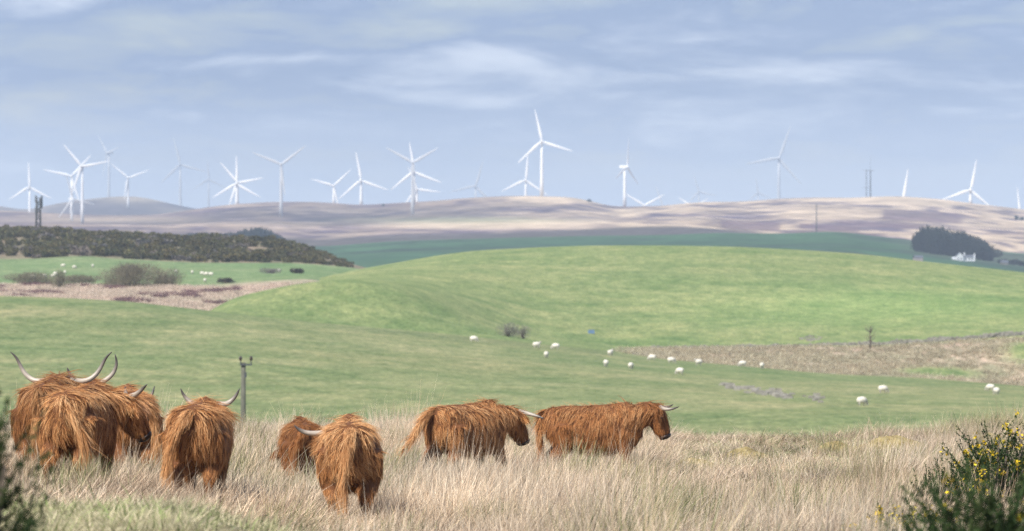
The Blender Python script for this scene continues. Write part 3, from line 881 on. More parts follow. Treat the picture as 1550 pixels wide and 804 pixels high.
    for k in range(K - 1):
        p = p + d * (Lh / (K - 1))[:, None]; curve.append(p)
        d = nrm(d * 0.82 + tang * 0.16 + np.array([0, 0, -1]) * (0.16 * (1 - 0.4 * topn))[:, None] + wob * (0.5 if k % 2 else -0.3))
    CV = np.stack(curve, 1)                          # G,K,3
    Cn = 4
    e1 = tang; e2 = np.cross(N, tang)
    off = (rg.normal(0, 0.015, (G, Cn, 1)) * e1[:, None, :] + rg.normal(0, 0.015, (G, Cn, 1)) * e2[:, None, :])
    conv = 1 - 0.5 * np.linspace(0, 1, K) ** 0.8
    len_j = 1 + rg.normal(0, 0.16, (G, Cn, 1, 1))
    strand = CV[:, None, :, :] * 1.0
    strand = CV[:, None, :1, :] + (CV[:, None, :, :] - CV[:, None, :1, :]) * len_j + off[:, :, None, :] * conv[None, None, :, None]
    ph = rg.random((G, Cn, 1)) * 0.8 + (rg.random(G) * 6.28)[:, None, None]
    wv = np.sin(ph + np.arange(K)[None, None, :] * (1.2 + 0.6 * rg.random((G, 1, 1)))) * np.linspace(0, 1, K) * 0.011
    strand = strand + wv[..., None] * e2[:, None, None, :]
    strand = strand.reshape(-1, K, 3); n = len(strand)
    sd = nrm(np.repeat(e2, Cn, 0) + rg.normal(0, 0.35, (n, 3)))
    s = np.linspace(0, 1, K)
    w = (0.0041 * (0.7 + 0.6 * rg.random(n)))[:, None] * (1 - 0.8 * s ** 1.6) * 0.5
    V = np.stack([strand - sd[:, None, :] * w[..., None], strand + sd[:, None, :] * w[..., None]], 2).reshape(-1, 3)
    base = (np.arange(n) * K * 2)[:, None]; k = np.arange(K - 1)[None, :] * 2
    F = np.stack([base + k, base + k + 1, base + k + 3, base + k + 2], -1).reshape(-1, 4)
    # colour: russet roots to lighter tips painted as lit, lock by lock
    lock = rg.random(G) * 0.40 + 0.60 * np.clip(1.5 * fbm(root_p[:, 0] * 11 + root_p[:, 1] * 9, root_p[:, 2] * 5 + root_p[:, 1] * 3, seed + 3, 3) - 0.25, 0, 1)
    back = sstep(0.80, 1.12, root_p[:, 2]) * tr
    lock = np.clip(lock + 0.20 * back, 0, 1)  # backs painted lighter to look sunlit
    lock[hd] *= 0.55; lock[pr == 4] *= 0.75; lock[tl] = np.clip(lock[tl] + 0.22, 0, 1)
    dk = np.array([0.205, 0.082, 0.029]); md = np.array([0.42, 0.192, 0.072]); lt = np.array([0.66, 0.415, 0.21])
    dk = dk * (1 - 0.15 * red); md = md * np.array([1, 1 - 0.18 * red, 1 - 0.3 * red]); lt = lt * np.array([1 - 0.14 * red, 1 - 0.30 * red, 1 - 0.42 * red])
    lk = np.repeat(lock, Cn)[:, None, None]; sv = s[None, :, None]
    mixv = np.clip(lk * 0.70 + sv * 0.38 - 0.07 + rg.normal(0, 0.07, (n, 1, 1)), 0, 1)
    Cl = np.where(mixv < 0.5, dk + (md - dk) * mixv * 2, md + (lt - md) * (mixv * 2 - 1)) * tone
    dark_shank = np.repeat(np.where(pr == 4, 1 - sstep(0.18, 0.48, root_p[:, 2]), 0.0), Cn)[:, None, None]      # shanks darker towards the ground
    Cl = Cl * (1 - 0.7 * dark_shank) + np.array([0.035, 0.024, 0.016]) * 0.7 * dark_shank
    if pink:      # rubbed bald spot with pink skin
        pk = np.exp(-(((root_p[:, 1] + 0.02) / 0.05) ** 2 + ((root_p[:, 2] - 0.98) / 0.07) ** 2)) * (root_p[:, 0] < -0.6)
        pkr = np.repeat(pk, Cn)[:, None, None]; Cl = Cl * (1 - pkr) + np.array([0.55, 0.30, 0.24]) * pkr
    Cv = np.repeat(Cl.reshape(-1, 3), 2, axis=0)
    hm = make_mesh('coat', V, F); set_col(hm, np.clip(Cv, 0, 1))
    obj('coat', hm, M_HAIR, root)
    # ---- horns in a level frame at the poll: (out, forward, up)
    hf = np.array([math.cos(yw), math.sin(yw), 0.0])
    if horns is None:
        horns = [[(0.08, 0.0, -0.02), (0.2, 0.0, -0.04), (0.31, 0.03, 0.0), (0.37, 0.05, 0.1), (0.40, 0.06, 0.2)]] * 2
    for s, hp in zip((-1, 1), horns):
        if hp is None: continue
        q = np.array(hp, float); tt = np.linspace(0, len(q) - 1, 18)
        q = np.stack([np.interp(tt, range(len(q)), q[:, i]) for i in range(3)], 1)
        for _ in range(4): q[1:-1] = (q[:-2] + 2 * q[1:-1] + q[2:]) / 4
        P = poll + l * (s * q[:, :1]) + hf * q[:, 1:2] + np.array([0, 0, 1.0]) * q[:, 2:3]
        b = MB(); tv = np.linspace(0, 1, 18); b.tube(P, 0.0295 * (1 - tv ** 1.5) ** 0.8 + 0.004, 10)
        hm = b.mesh('horn'); tv = np.repeat(tv, 10)[:, None]
        c = np.array([0.40, 0.345, 0.285]) * (1 - sstep(0.3, 0.9, tv)) + np.array([0.05, 0.042, 0.038]) * sstep(0.3, 0.9, tv)
        c = c * (0.8 + 0.4 * vnoise(np.repeat(np.arange(18), 10) * 0.9 + seed, np.tile(np.arange(10), 18) * 0.7))[:, None]
        base = 1 - sstep(0.0, 0.3, tv); c = c * (1 - base * .25) + np.array([0.62, 0.52, 0.44]) * base * .25
        set_col(hm, c); obj('horn', hm, M_HORN, root)
    # eyes and muzzle pad
    for s in (-1, 1):
        b = MB(); c = poll + h * 0.18 + l * s * 0.14 - nn * 0.053
        rr = np.linspace(-1, 1, 6)
        b.rings([[c + l * (0.02 * z_ * s) + (h * math.cos(q) + nn * math.sin(q)) * 0.022 * math.sqrt(max(0.02, 1 - z_ * z_)) for q in np.linspace(0, 6.283, 8, endpoint=False)] for z_ in rr])
        obj('eye', b.mesh('eye'), M_DARK, root)
    b = MB(); c = poll + h * 0.475 - nn * 0.088
    b.rings([[c + h * o_ + l * (0.11 * f * math.cos(q)) + nn * (0.092 * f * math.sin(q)) for q in np.linspace(0, 6.283, 12, endpoint=False)] for o_, f in ((-0.02, 0.98), (0.0, 1.06), (0.03, 0.9), (0.045, 0.5))])
    obj('muzzle', b.mesh('muzzle'), M_DARK, root)
    return root

def sweep(*p): return list(p)
up_horn = [(0.07, 0, -0.03), (0.2, 0.0, -0.07), (0.33, 0.02, -0.06), (0.43, 0.04, 0.03), (0.48, 0.05, 0.14), (0.52, 0.05, 0.22), (0.585, 0.05, 0.27)]
# heading: 0 faces right, 90 faces away from the camera
make_cow(73, 68.5, 87, 'large shaggy ginger cow with the widest upswept horns, leftmost of the herd', 1.08, (0.86, -0.02, 1.21), -4, 40,
         [up_horn, up_horn], None, 0.88, 0.2, 0.02, 0.90, 1)
make_cow(123, 61.5, 78, 'light tan cow in front of the left cluster, rump to viewer, head turned right', 0.98, (0.72, -0.34, 1.06), -55, 58,
         [[(0.07, 0, 0.0), (0.18, 0.02, 0.02), (0.27, 0.06, 0.08), (0.33, 0.1, 0.14)], [(0.07, 0, 0.0), (0.16, 0.02, 0.0), (0.26, 0.05, 0.05), (0.3, 0.06, 0.1)]],
         [(-0.74, 0, 1.07), (-0.86, -0.03, 1.05), (-0.90, -0.14, 0.92), (-0.86, -0.24, 0.74), (-0.80, -0.27, 0.55)], 1.30, -0.2, 0, 0.84, 2)
make_cow(197, 68, 97, 'russet cow with a bare pink patch on its rump, right of the left cluster', 1.04, (0.86, 0.05, 0.98), 8, 50, None,
         [(-0.74, 0, 1.07), (-0.85, -0.08, 1.06), (-0.86, -0.2, 0.96), (-0.83, -0.24, 0.75), (-0.8, -0.25, 0.5)], 1.05, 0.2, 0, 0.92, 3, pink=True)
make_cow(143, 73, 98, 'mostly hidden brown cow behind the left cluster with a dark curved horn', 1.08, (0.90, 0.02, 1.13), 10, 45,
         [[(0.06, 0, 0.0), (0.18, -0.04, 0.02), (0.30, -0.08, 0.12), (0.34, -0.10, 0.25), (0.31, -0.1, 0.36)], [(0.06, 0, 0), (0.16, 0, 0.03), (0.22, 0.02, 0.12), (0.25, 0.03, 0.2)]],
         None, 0.88, 0.2, 0, 0.92, 4)
make_cow(303, 62, 86, 'ginger cow seen from behind with short upturned horns, left of the utility pole', 1.0, (0.84, 0.0, 1.13), -3, 42,
         [[(0.07, 0, 0), (0.17, 0, -0.01), (0.24, 0.02, 0.03), (0.30, 0.02, 0.10), (0.33, 0.02, 0.17)]] * 2,
         [(-0.74, 0, 1.07), (-0.86, 0.05, 1.03), (-0.88, 0.17, 0.88), (-0.86, 0.24, 0.65), (-0.84, 0.25, 0.4)], 1.18, 0.05, 0, 0.98, 5)
make_cow(458, 74, 96, 'small dark red-brown cow half hidden behind a bigger tan cow', 0.90, (0.98, 0.1, 0.78), 5, 70, [None, None],
         [(-0.74, 0, 1.07), (-0.86, 0.04, 1.0), (-0.88, 0.15, 0.85), (-0.86, 0.2, 0.6), (-0.84, 0.2, 0.4)], 0.78, 0.7, 0, 0.92, 6)
make_cow(529, 59.5, 92, 'tan cow seen from directly behind with its tail hanging, in the middle of the herd', 1.0, (0.98, 0.08, 1.02), 5, 60,
         [[(0.07, 0, 0), (0.17, 0, 0), (0.22, 0.02, 0.05)], [(0.07, 0, 0), (0.25, 0, -0.03), (0.38, 0.0, -0.02), (0.46, 0.0, 0.02), (0.50, 0.0, 0.06)]],
         [(-0.74, 0, 1.07), (-0.88, 0.0, 1.03), (-0.94, 0.03, 0.84), (-0.96, 0.08, 0.58), (-0.94, 0.07, 0.3)], 1.22, -0.1, 0, 0.92, 7)
make_cow(710, 86, 50, 'ginger cow walking right with its tail swung out to the left', 1.06, (1.00, -0.03, 1.06), -6, 62,
         [[(0.07, 0, -0.02), (0.2, 0.04, -0.05), (0.36, 0.1, -0.09), (0.46, 0.12, -0.12)], [(0.07, 0, 0), (0.2, 0.04, 0), (0.3, 0.08, 0.04)]],
         [(-0.74, 0, 1.08), (-0.90, 0.03, 1.04), (-1.02, 0.08, 0.84), (-1.12, 0.14, 0.64), (-1.34, 0.2, 0.42), (-1.46, 0.22, 0.30)], 1.2, 0.0, 0, 0.92, 8)
make_cow(903, 88, 2, 'dark red cow in profile facing right, rightmost of the herd', 1.02, (0.96, 0.0, 1.17), 0, 70,
         [[(0.08, 0, -0.03), (0.2, 0.05, -0.06), (0.26, 0.16, -0.06), (0.27, 0.28, -0.02)], [(0.08, 0, -0.03), (0.2, 0.05, -0.05), (0.24, 0.14, -0.04), (0.25, 0.22, 0.0)]],
         [(-0.74, 0, 1.07), (-0.84, 0, 1.03), (-0.87, -0.02, 0.8), (-0.85, -0.03, 0.55), (-0.84, -0.03, 0.32)], 0.98, 0.45, 0.0, 0.92, 9)

# ------------------------------------------------------------------ wind turbines
def turbine(u, vh, D, L, ang, label, vbase=None, yaw=0.0, sheet=HEATH, tower=None):
    """u,vh: hub as seen; D distance; L blade length in photo pixels at D; ang: blade angle clockwise from up"""
    Lm = L * D / PX
    if D > 8300: sheet = FARHILL
    x = float(wx(u, D)); zh = float(wz(vh, D))
    zg = float(sheet.z([u], [D])[0]) - 0.5
    H = zh - zg
    root = empty('wind_turbine', (x, D, zg), math.radians(yaw), label, 'wind turbine', 'wind turbines on the ridge')
    k = Lm / 40.0
    m = MB(); m.tube([(0, 0, 0), (0, 0, H * 0.3), (0, 0, H * 0.7), (0, 0, H - 1.2 * k)], [2.35 * k, 2.1 * k, 1.7 * k, 1.35 * k], 16); obj('tower', m.mesh('tower'), M_WHITE, root)
    m = MB()
    m.rings([[(w * cx, y, H + 0.3 * k + hh * cz) for cx, cz in ((-1, -1), (1, -1), (1.08, 0), (1, 1), (-1, 1), (-1.08, 0))] for y, w, hh in ((-2.6 * k, 1.2 * k, 1.2 * k), (-2.0 * k, 1.7 * k, 1.7 * k), (4.5 * k, 1.8 * k, 1.8 * k), (7.2 * k, 1.5 * k, 1.4 * k))])
    obj('nacelle', m.mesh('nacelle', False), M_WHITE, root)
    m = MB(); m.tube([(0, -2.4 * k, H), (0, -3.4 * k, H), (0, -4.6 * k, H), (0, -5.4 * k, H), (0, -5.8 * k, H)], [1.6 * k, 1.75 * k, 1.6 * k, 1.0 * k, 0.3 * k], 12); obj('hub', m.mesh('hub'), M_WHITE, root)
    for a in ang if isinstance(ang, tuple) else (ang, ang + 120, ang + 240):
        m = MB(); R = []
        for s, ch, th in ((0.0, 0.9, 0.9), (0.05, 0.95, 0.9), (0.12, 1.5, 0.75), (0.22, 2.0, 0.55), (0.45, 1.55, 0.36), (0.7, 1.05, 0.22), (0.9, 0.65, 0.13), (0.98, 0.4, 0.08), (1.0, 0.15, 0.05)):
            R.append([(k * (ch * math.cos(q) + 0.35 * (ch - 0.9)), k * (th * math.sin(q)) - 3.9 * k - 0.6 * s * s * k, Lm * s) for q in np.linspace(0, 2 * np.pi, 8, endpoint=False)])
        m.rings(R)
        b = obj('blade', m.mesh('blade'), M_WHITE, root)
        b.location = (0, 0, H); b.rotation_euler = (0, math.radians(a), 0)
    return root

turbine(44.8, 283, 8200, 38, -2, 'small white turbine at the far left edge, one blade straight up behind the dark mast', sheet=FARHILL)
turbine(164.8, 231.8, 11500, 38, -42, 'tall faint grey turbine behind the brown hilltop at left', yaw=-55, sheet=FARHILL)
turbine(124.5, 252, 5500, 44, -40, 'tall white turbine rising in front of the others above the gorse at left', yaw=-12)
turbine(194, 269.3, 8900, 34, -50, 'white turbine just behind the brown hilltop at left, tower short', sheet=FARHILL)
turbine(108.5, 266.7, 8300, 44, -77, 'turbine between the two tall white ones at left, one blade stretched level to the left', sheet=FARHILL)
turbine(108.5, 301.5, 6000, 38, -18, 'low white turbine beside the tallest left turbine, its hub near the hill', yaw=35)
turbine(273, 249, 12500, 41, -14, 'tall pale turbine fading into haze between the left hilltop and the paired rotors', sheet=FARHILL)
turbine(316, 271.5, 14000, 29, -3, 'faintest small turbine just left of the paired rotors', sheet=FARHILL)
turbine(358.2, 278, 7000, 42, 0, 'nearer of two white turbines in line, their six blades forming a star at left')
turbine(359.5, 276.5, 7150, 40, -40, 'farther of two white turbines in line, their six blades forming a star at left')
turbine(425.5, 249, 5900, 47, -67, 'slim grey-white turbine alone above the dark knoll, blades spread like a V')
turbine(505, 281.3, 7000, 36, -73, 'short white turbine with a V of raised blades, left of centre')
turbine(546.5, 273, 6950, 44, -10, 'white turbine with blades in a Y upside down, left of the crossed pair at centre')
turbine(624.4, 246.3, 5900, 46, -60, 'tallest of the three overlapping white turbines at centre, two blades raised')
turbine(626.5, 260, 6500, 45, -8, 'middle turbine of the three overlapping at centre, one blade straight up')
turbine(631, 286, 7050, 36, -22, 'lowest turbine of the three overlapping at centre, one blade level to the right')
turbine(720, 281.5, 11200, 39, 17, 'faint turbine left of the pale hilltop, rotor just above the ridge')
turbine(820, 214, 6800, 49, -12, 'largest whitest turbine standing on the pale hilltop at the centre')
turbine(795.7, 272.5, 8000, 41, 5, 'small turbine close left of the largest one, peeping over the pale hilltop')
turbine(945.5, 252.7, 6700, 45, 6, 'white turbine seen edge-on, with its blades in a nearly vertical line', yaw=62)
turbine(975, 311, 7400, 35, -58, 'turbine with only its V of blades above the skyline, right of the edge-on one')
turbine(1058, 290.3, 11200, 27, -17, 'small dark grey turbine on the skyline between the V blades and tall faint one')
turbine(1049, 313, 7600, 26, -58, 'turbine hidden but for one low white blade beside the small grey one')
turbine(1179, 239.4, 11400, 52, 20, 'tall faint turbine with a long raised blade, right of centre')
turbine(1147.5, 292.3, 11500, 24, -8, 'tiny faint turbine just left of the tall faint one')
turbine(1366, 303, 7400, 48, 10, 'turbine showing a single white blade above the heath hilltop at right')
turbine(1469, 287.4, 6900, 47, 11, 'bright white turbine with three clear blades near the right edge')
turbine(1543, 322, 7400, 38, -5, 'turbine with one blade tip showing at the far right edge')
turbine(1003, 312, 11000, 31, -19, 'turbine showing one thin faint blade right of the V blades')

# ------------------------------------------------------------------ masts and poles
def lattice(name, u, D, vt, w, label, sheet, panels=0, arms=(), whip=0.0):
    x, y, z = sheet.at(u, D); z -= 0.3
    H = float(wz(vt, D)) - z
    root = empty(name, (x, y, z), 0.3, label, 'mast')
    r = w * 0.11
    for sx, sy in ((-1, -1), (1, -1), (1, 1), (-1, 1)):
        m = MB(); m.tube([(sx * w / 2, sy * w / 2, 0), (sx * w * .38, sy * w * .38, H)], [r, r * .8], 6); obj('leg', m.mesh('leg'), M_STEEL, root)
    m = MB(); n = max(4, int(H / (w * 1.3)))
    for i in range(n):
        z0, z1 = H * i / n, H * (i + 1) / n
        f0, f1 = w / 2 * (1 - .24 * i / n), w / 2 * (1 - .24 * (i + 1) / n)
        for (ax, ay), (bx, by) in (((-1, -1), (1, -1)), ((1, -1), (1, 1)), ((1, 1), (-1, 1)), ((-1, 1), (-1, -1))):
            m.tube([(ax * f0, ay * f0, z0), (bx * f1, by * f1, z1)], r * .6, 4)
            m.tube([(ax * f1, ay * f1, z1), (bx * f1, by * f1, z1)], r * .6, 4)
    obj('bracing', m.mesh('bracing'), M_STEEL, root)
    for k in range(panels):
        a = k * 2.1; m = MB(); zz = H * (0.97 - 0.16 * (k // 2))
        m.box((math.cos(a) * w * .75, math.sin(a) * w * .75, zz), (w * .17, w * .12, w * .75), a); obj('antenna_panel', m.mesh('antenna_panel', False), M_STEEL, root)
    for t, ln in arms:
        m = MB(); m.box((0, 0, H * t), (ln, r, r * 1.2)); obj('crossarm', m.mesh('crossarm', False), M_STEEL, root)
    if whip:
        m = MB(); m.tube([(0, 0, H), (0, 0, H + whip)], [r, r * .4], 6); obj('whip_aerial', m.mesh('whip_aerial'), M_STEEL, root)
lattice('radio_mast', 58, 1640, 300, 1.35, 'dark lattice radio mast on top of the gorse hill at left', VALLEY, 6)
lattice('radio_mast', 1317.5, 6750, 258, 1.5, 'darker of two slim masts side by side on the heath, with a whip aerial', HEATH, 0, ((0.99, 5.0),), 18)
lattice('radio_mast', 1311.5, 7100, 257, 1.0, 'paler of two slim masts side by side on the heath, two crossbars', HEATH, 0, ((0.98, 5.5), (0.4, 6.0)))
lattice('radio_mast', 1236, 4250, 309, 0.7, 'thin grey mast rising from the dark green ridge at right', FIELDS)

def utility_pole():
    D = 345.0; u = 368
    x, y, z = PASTURE.at(u, D); z -= 0.5
    H = float(wz(549, D)) - z
    root = empty('utility_pole', (x, y, z), 0.08, 'weathered wooden utility pole with two insulators beyond the cattle', 'utility pole')
    m = MB(); m.tube([(0, 0, 0), (0, 0, H * .5), (0.02, 0, H)], [0.19, 0.165, 0.135], 14); obj('pole', m.mesh('pole'), M_POLE, root)
    m = MB(); m.box((0.16, -0.17, H - 0.12), (0.36, 0.045, 0.05)); arm = obj('crossarm', m.mesh('crossarm', False), M_STEEL, root)
    for dx in (-0.16, 0.48):
        m = MB(); m.tube([(dx, -0.17, H - 0.1), (dx, -0.17, H + 0.16)], [0.03, 0.03], 6); obj('pin', m.mesh('pin'), M_STEEL, arm)
        m = MB(); m.tube([(dx, -0.17, H + v) for v in (0.13, 0.16, 0.22, 0.25, 0.31, 0.35, 0.40)], [0.05, 0.10, 0.085, 0.11, 0.085, 0.09, 0.03], 10)
        obj('insulator', m.mesh('insulator'), M_INSUL, arm)
    m = MB(); m.box((0.14, -0.08, H - 0.75), (0.07, 0.06, 0.16)); obj('bracket', m.mesh('bracket', False), M_STEEL, root)
utility_pole()

# ------------------------------------------------------------------ sheep
def sheep_meshes(seed):
    rg = np.random.default_rng(seed)
    a = np.linspace(0, 2 * np.pi, 14, endpoint=False); R = []
    for x, r in ((-0.52, 0.08), (-0.48, 0.20), (-0.36, 0.29), (-0.15, 0.33), (0.1, 0.33), (0.3, 0.29), (0.43, 0.21), (0.50, 0.09)):
        R.append([(x + rg.normal(0, .015), 0.95 * r * math.cos(q) * (1 + rg.normal(0, .04)), 0.56 + r * math.sin(q) * (1 + rg.normal(0, .04))) for q in a])
    m = MB(); m.rings(R); fle = m.mesh('fleece')
    def head(graze):
        m = MB()
        if graze: m.tube([(0.40, 0, 0.62), (0.52, 0, 0.45), (0.60, 0, 0.27), (0.64, 0, 0.12), (0.65, 0, 0.06)], [0.14, 0.12, 0.10, 0.065, 0.045], 10)
        else: m.tube([(0.38, 0, 0.66), (0.50, 0, 0.82), (0.56, 0, 0.92), (0.68, 0, 0.86), (0.76, 0, 0.82)], [0.15, 0.13, 0.105, 0.07, 0.045], 10)
        c = np.array((0.57, 0, 0.30) if graze else (0.56, 0, 0.94))
        for s in (-1, 1): m.tube([c + (0, s * .07, 0.02), c + (0, s * .13, 0.02), c + (0, s * .19, -0.01)], [0.02, 0.035, 0.01], 6, 0.5)
        return m.mesh('head')
    m = MB(); m.tube([(0, 0, 0.42), (0, 0, 0.2), (0.01, 0, 0)], [0.07, 0.04, 0.042], 8); leg = m.mesh('leg')
    return fle, head(True), head(False), leg
SHEEP = sheep_meshes(3)
def sheep(sheet, u, v, heading, graze, label, group, lo=None, hi=None, size=1.0):
    x, y, z = sheet.find(u, v, lo, hi)
    root = empty('sheep', (x, y, z - 0.02), math.radians(heading), label, 'sheep', group)
    root.scale = (size,) * 3
    obj('fleece', SHEEP[0], M_FLEECE, root); obj('head', SHEEP[1 if graze else 2], M_SFACE, root)
    for lx, ly in ((0.3, .14), (0.3, -.14), (-0.32, .14), (-0.32, -.14)):
        o = obj('leg', SHEEP[3], M_SFACE, root); o.location = (lx, ly, 0)
ORD = ['first', 'second', 'third', 'fourth', 'fifth', 'sixth', 'seventh', 'eighth', 'ninth', 'tenth', 'eleventh', 'twelfth', 'thirteenth', 'fourteenth', 'fifteenth', 'sixteenth', 'seventeenth']
near = [(717, 518, 0, 1), (812, 527, 15, 0), (827, 542, 80, 1), (841, 529, 175, 1), (917, 555, 100, 1), (924, 539, 60, 0), (955, 559, 70, 1), (987, 546, 170, 1), (1016, 550, 5, 1), (1029, 567, 150, 1), (1057.5, 553, 200, 0), (1124, 555, 185, 1), (1153.5, 558, 75, 1), (1304.5, 614, 25, 1), (1336.5, 595, 10, 1), (1499, 592, 160, 1), (1508, 598, 110, 1)]
for k, (u, v, hd, gz) in enumerate(near):
    sheep(PASTURE, u, v, hd, gz, 'white sheep %s in the near pasture beyond the cattle, %s from the left' % ('grazing' if gz else 'standing', ORD[k]), 'sheep in the near pasture', 450, 800, 0.95)
far = [(49.5, 421, 0, 1), (67, 420.5, 30, 1), (80.5, 420.5, 170, 1), (84, 417, 0, 1), (95.6, 404.5, 180, 1), (98.5, 415, 90, 1), (112.5, 407, 20, 1), (140.4, 405, 90, 1), (266.3, 413.5, 80, 1), (291, 415, 90, 1), (306, 416.7, 0, 1), (310.3, 427.5, 90, 1), (312.2, 417.5, 160, 1), (319.5, 418, 170, 0), (422.6, 412, 80, 1)]
for k, (u, v, hd, gz) in enumerate(far):
    sheep(VALLEY, u, v, hd, gz, 'tiny white sheep in the far field below the gorse, %s from the left' % ORD[k], 'sheep in the field below the gorse', 1000, 1350, 0.85)

# ------------------------------------------------------------------ shrubs and trees
def leaf_cloud(P, size, cols, rg, flat=0.0):
    n = len(P)
    a = nrm(rg.normal(0, 1, (n, 3))); b = nrm(np.cross(a, rg.normal(0, 1, (n, 3))))
    s = size * (0.6 + 0.8 * rg.random(n))[:, None]
    V = np.stack([P - a * s, P - b * s * .55, P + a * s, P + b * s * .55], 1).reshape(-1, 3)
    F = np.arange(n * 4).reshape(-1, 4)
    C = np.array(cols)[rg.integers(0, len(cols), n)] * (0.7 + 0.6 * rg.random(n))[:, None]
    return V, F, np.repeat(C, 4, axis=0)

def lumpy_points(n, rx, ry, rz, lumps, rg, base=0.0):
    """points filling a crown made of uneven lumps"""
    c = nrm(rg.normal(0, 1, (lumps, 3))) * (0.25 + 0.5 * rg.random(lumps))[:, None]
    r = 0.28 + 0.30 * rg.random(lumps)
    i = rg.integers(0, lumps, n)
    d = nrm(rg.normal(0, 1, (n, 3))) * (r[i] * (0.55 + 0.5 * rg.random(n)))[:, None]
    P = (c[i] + d) * (rx, ry, rz)
    P[:, 2] = np.abs(P[:, 2] + rz * 0.55) + base
    return P

GORSE_C = [(0.085, 0.088, 0.036), (0.110, 0.105, 0.046), (0.125, 0.108, 0.055), (0.060, 0.062, 0.030), (0.120, 0.098, 0.045)]
def far_bush(name, seed, cols, n=420, rx=2.2, rz=1.6, size=0.30):
    rg = np.random.default_rng(seed)
    V, F, C = leaf_cloud(lumpy_points(n, rx, rx, rz, 7, rg), size, cols, rg)
    me = make_mesh(name, V, F, False); set_col(me, C); me.materials.append(M_LEAFI)
    return me
def gorse_hill():
    src = [far_bush('scrub_bush', 200 + k, GORSE_C) for k in range(4)] + [far_bush('bare_bush', 210, [(0.17, 0.15, 0.13), (0.13, 0.11, 0.10)], 300)]
    N = 3400
    D = 1352 + 330 * rng.random(N); U = -420 + 990 * rng.random(N)
    x = wx(U, D)
    gap = fbm(x / 16, D / 30, 81)
    k = (gap < 0.55) & (D > 1352 + 14 * fbm(x / 7, D / 7, 83))
    k &= ~((U > 505) & (D > 1400) & (rng.random(N) < .8)) & (U < 548)
    D, U, x = D[k], U[k], x[k]; n = len(D)
    z = VALLEY.z(U, D)
    s = (0.45 + 0.65 * rng.random(n)) * (0.75 + 0.6 * fbm(x / 10, D / 14, 86)) * np.interp(U, [420, 490, 548], [1.0, 0.6, 0.35])
    pick = np.where(rng.random(n) < 0.10, 4, rng.integers(0, 4, n))
    t = 0.75 + 0.5 * rng.random(n); w = rng.normal(0, .05, n)
    tint = np.stack([t * (1 + w), t, t * (1 - w)], 1)
    scatter('gorse_scrub', np.stack([x, D, z - 0.1], 1), np.stack([np.zeros(n), np.zeros(n), rng.random(n) * 6.28], 1), np.stack([s, s, s * 0.8], 1), pick, tint, src,
            'dark gorse scrub covering the low hill at left', 'gorse')
gorse_hill()

def twig_bush(name, sheet, u, v, D, wpx, hpx, label, cat, cols, seed, dens=1.0):
    """leafless bush: a fan of fine branches over a few stems"""
    rg = np.random.default_rng(seed)
    if v is not None: x, y, z = sheet.find(u, v, D[0], D[1])
    else: x, y, z = sheet.at(u, D)
    W = wpx * y / PX / 2; H = hpx * y / PX
    root = empty(name, (x, y, z - 0.05), 0, label, cat)
    m = MB()
    for k in range(9):
        a = rg.random() * 6.28; f = rg.random()
        m.tube([(math.cos(a) * W * .15 * f, math.sin(a) * W * .15 * f, 0), (math.cos(a) * W * .35 * f, math.sin(a) * W * .35 * f, H * .35), (math.cos(a) * W * .7 * f, math.sin(a) * W * .7 * f, H * .75)], [0.09, 0.06, 0.025], 6)
    obj('stem', m.mesh('stem'), M_BARK, root)
    n = int(5200 * dens)
    P = lumpy_points(n, W * 1.05, W * .8, H * 0.75, 12, rg)
    P[:, 2] = np.clip(P[:, 2], 0.02, None)
    d = nrm(P * (0.5 / max(W, .1), 0.5 / max(W, .1), 0.6 / H) + rg.normal(0, 0.35, (n, 3)) + (0, 0, 0.4))
    wd = np.full(n, 0.05 * max(1, y / 1000)); L = H * (0.10 + 0.14 * rg.random(n))
    a = rg.random(n) * 6.28
    V, F, S = ribbons(P, d, L, wd, rg.normal(0, .2, (n, 3)), 3, nrm(np.cross(d, rg.normal(0, 1, (n, 3)))))
    C = np.repeat(np.array(cols)[rg.integers(0, len(cols), n)] * (0.7 + 0.6 * rg.random(n))[:, None], 6, axis=0)
    me = make_mesh('twigs', V, F); set_col(me, C); obj('twigs', me, M_LEAF, root)
BR = [(0.19, 0.17, 0.115), (0.24, 0.215, 0.15), (0.15, 0.135, 0.095)]
twig_bush('bare_willow_bush', VALLEY, 197, None, 1000, 112, 34, 'largest rounded leafless bush on the valley floor at left', 'bush', BR, 301, 1.6)
twig_bush('bare_willow_bush', VALLEY, 250, None, 1012, 70, 26, 'lower leafless bush joined to the right of the largest one', 'bush', BR, 302, 1.0)
twig_bush('bare_willow_bush', VALLEY, 52, None, 1015, 95, 17, 'long low leafless hedge bush at the far left of the valley floor', 'bush', BR, 303, 1.1)
twig_bush('bare_willow_bush', VALLEY, 122, None, 1018, 70, 15, 'low leafless bush between the long hedge bush and the largest one', 'bush', BR, 304, .8)
twig_bush('bare_willow_bush', VALLEY, 90, None, 985, 34, 24, 'thin leafless sapling bush before the long hedge bush', 'bush', BR, 305, .25)
twig_bush('dark_bramble', VALLEY, 341, None, 1040, 34, 8, 'small dark bramble at the end of the pale rushes', 'bush', [(0.05, 0.045, 0.04), (0.07, 0.06, 0.05)], 306, .5)
twig_bush('dark_bramble', VALLEY, 449, None, 1150, 24, 9, 'dark round bush in the small green field right of the gorse', 'bush', [(0.05, 0.055, 0.04), (0.07, 0.065, 0.05)], 307, .5)
twig_bush('grey_scrub', VALLEY, 412, None, 1150, 36, 9, 'grey scrub patch beside the dark round bush', 'bush', [(0.17, 0.16, 0.15), (0.22, 0.21, 0.19)], 308, .35)
twig_bush('thorn_bush', HILL, 768, None, 860, 42, 20, 'larger of two leafless thorn bushes at the foot of the green hill', 'bush', [(0.20, 0.20, 0.15), (0.26, 0.25, 0.19)], 309, .22)
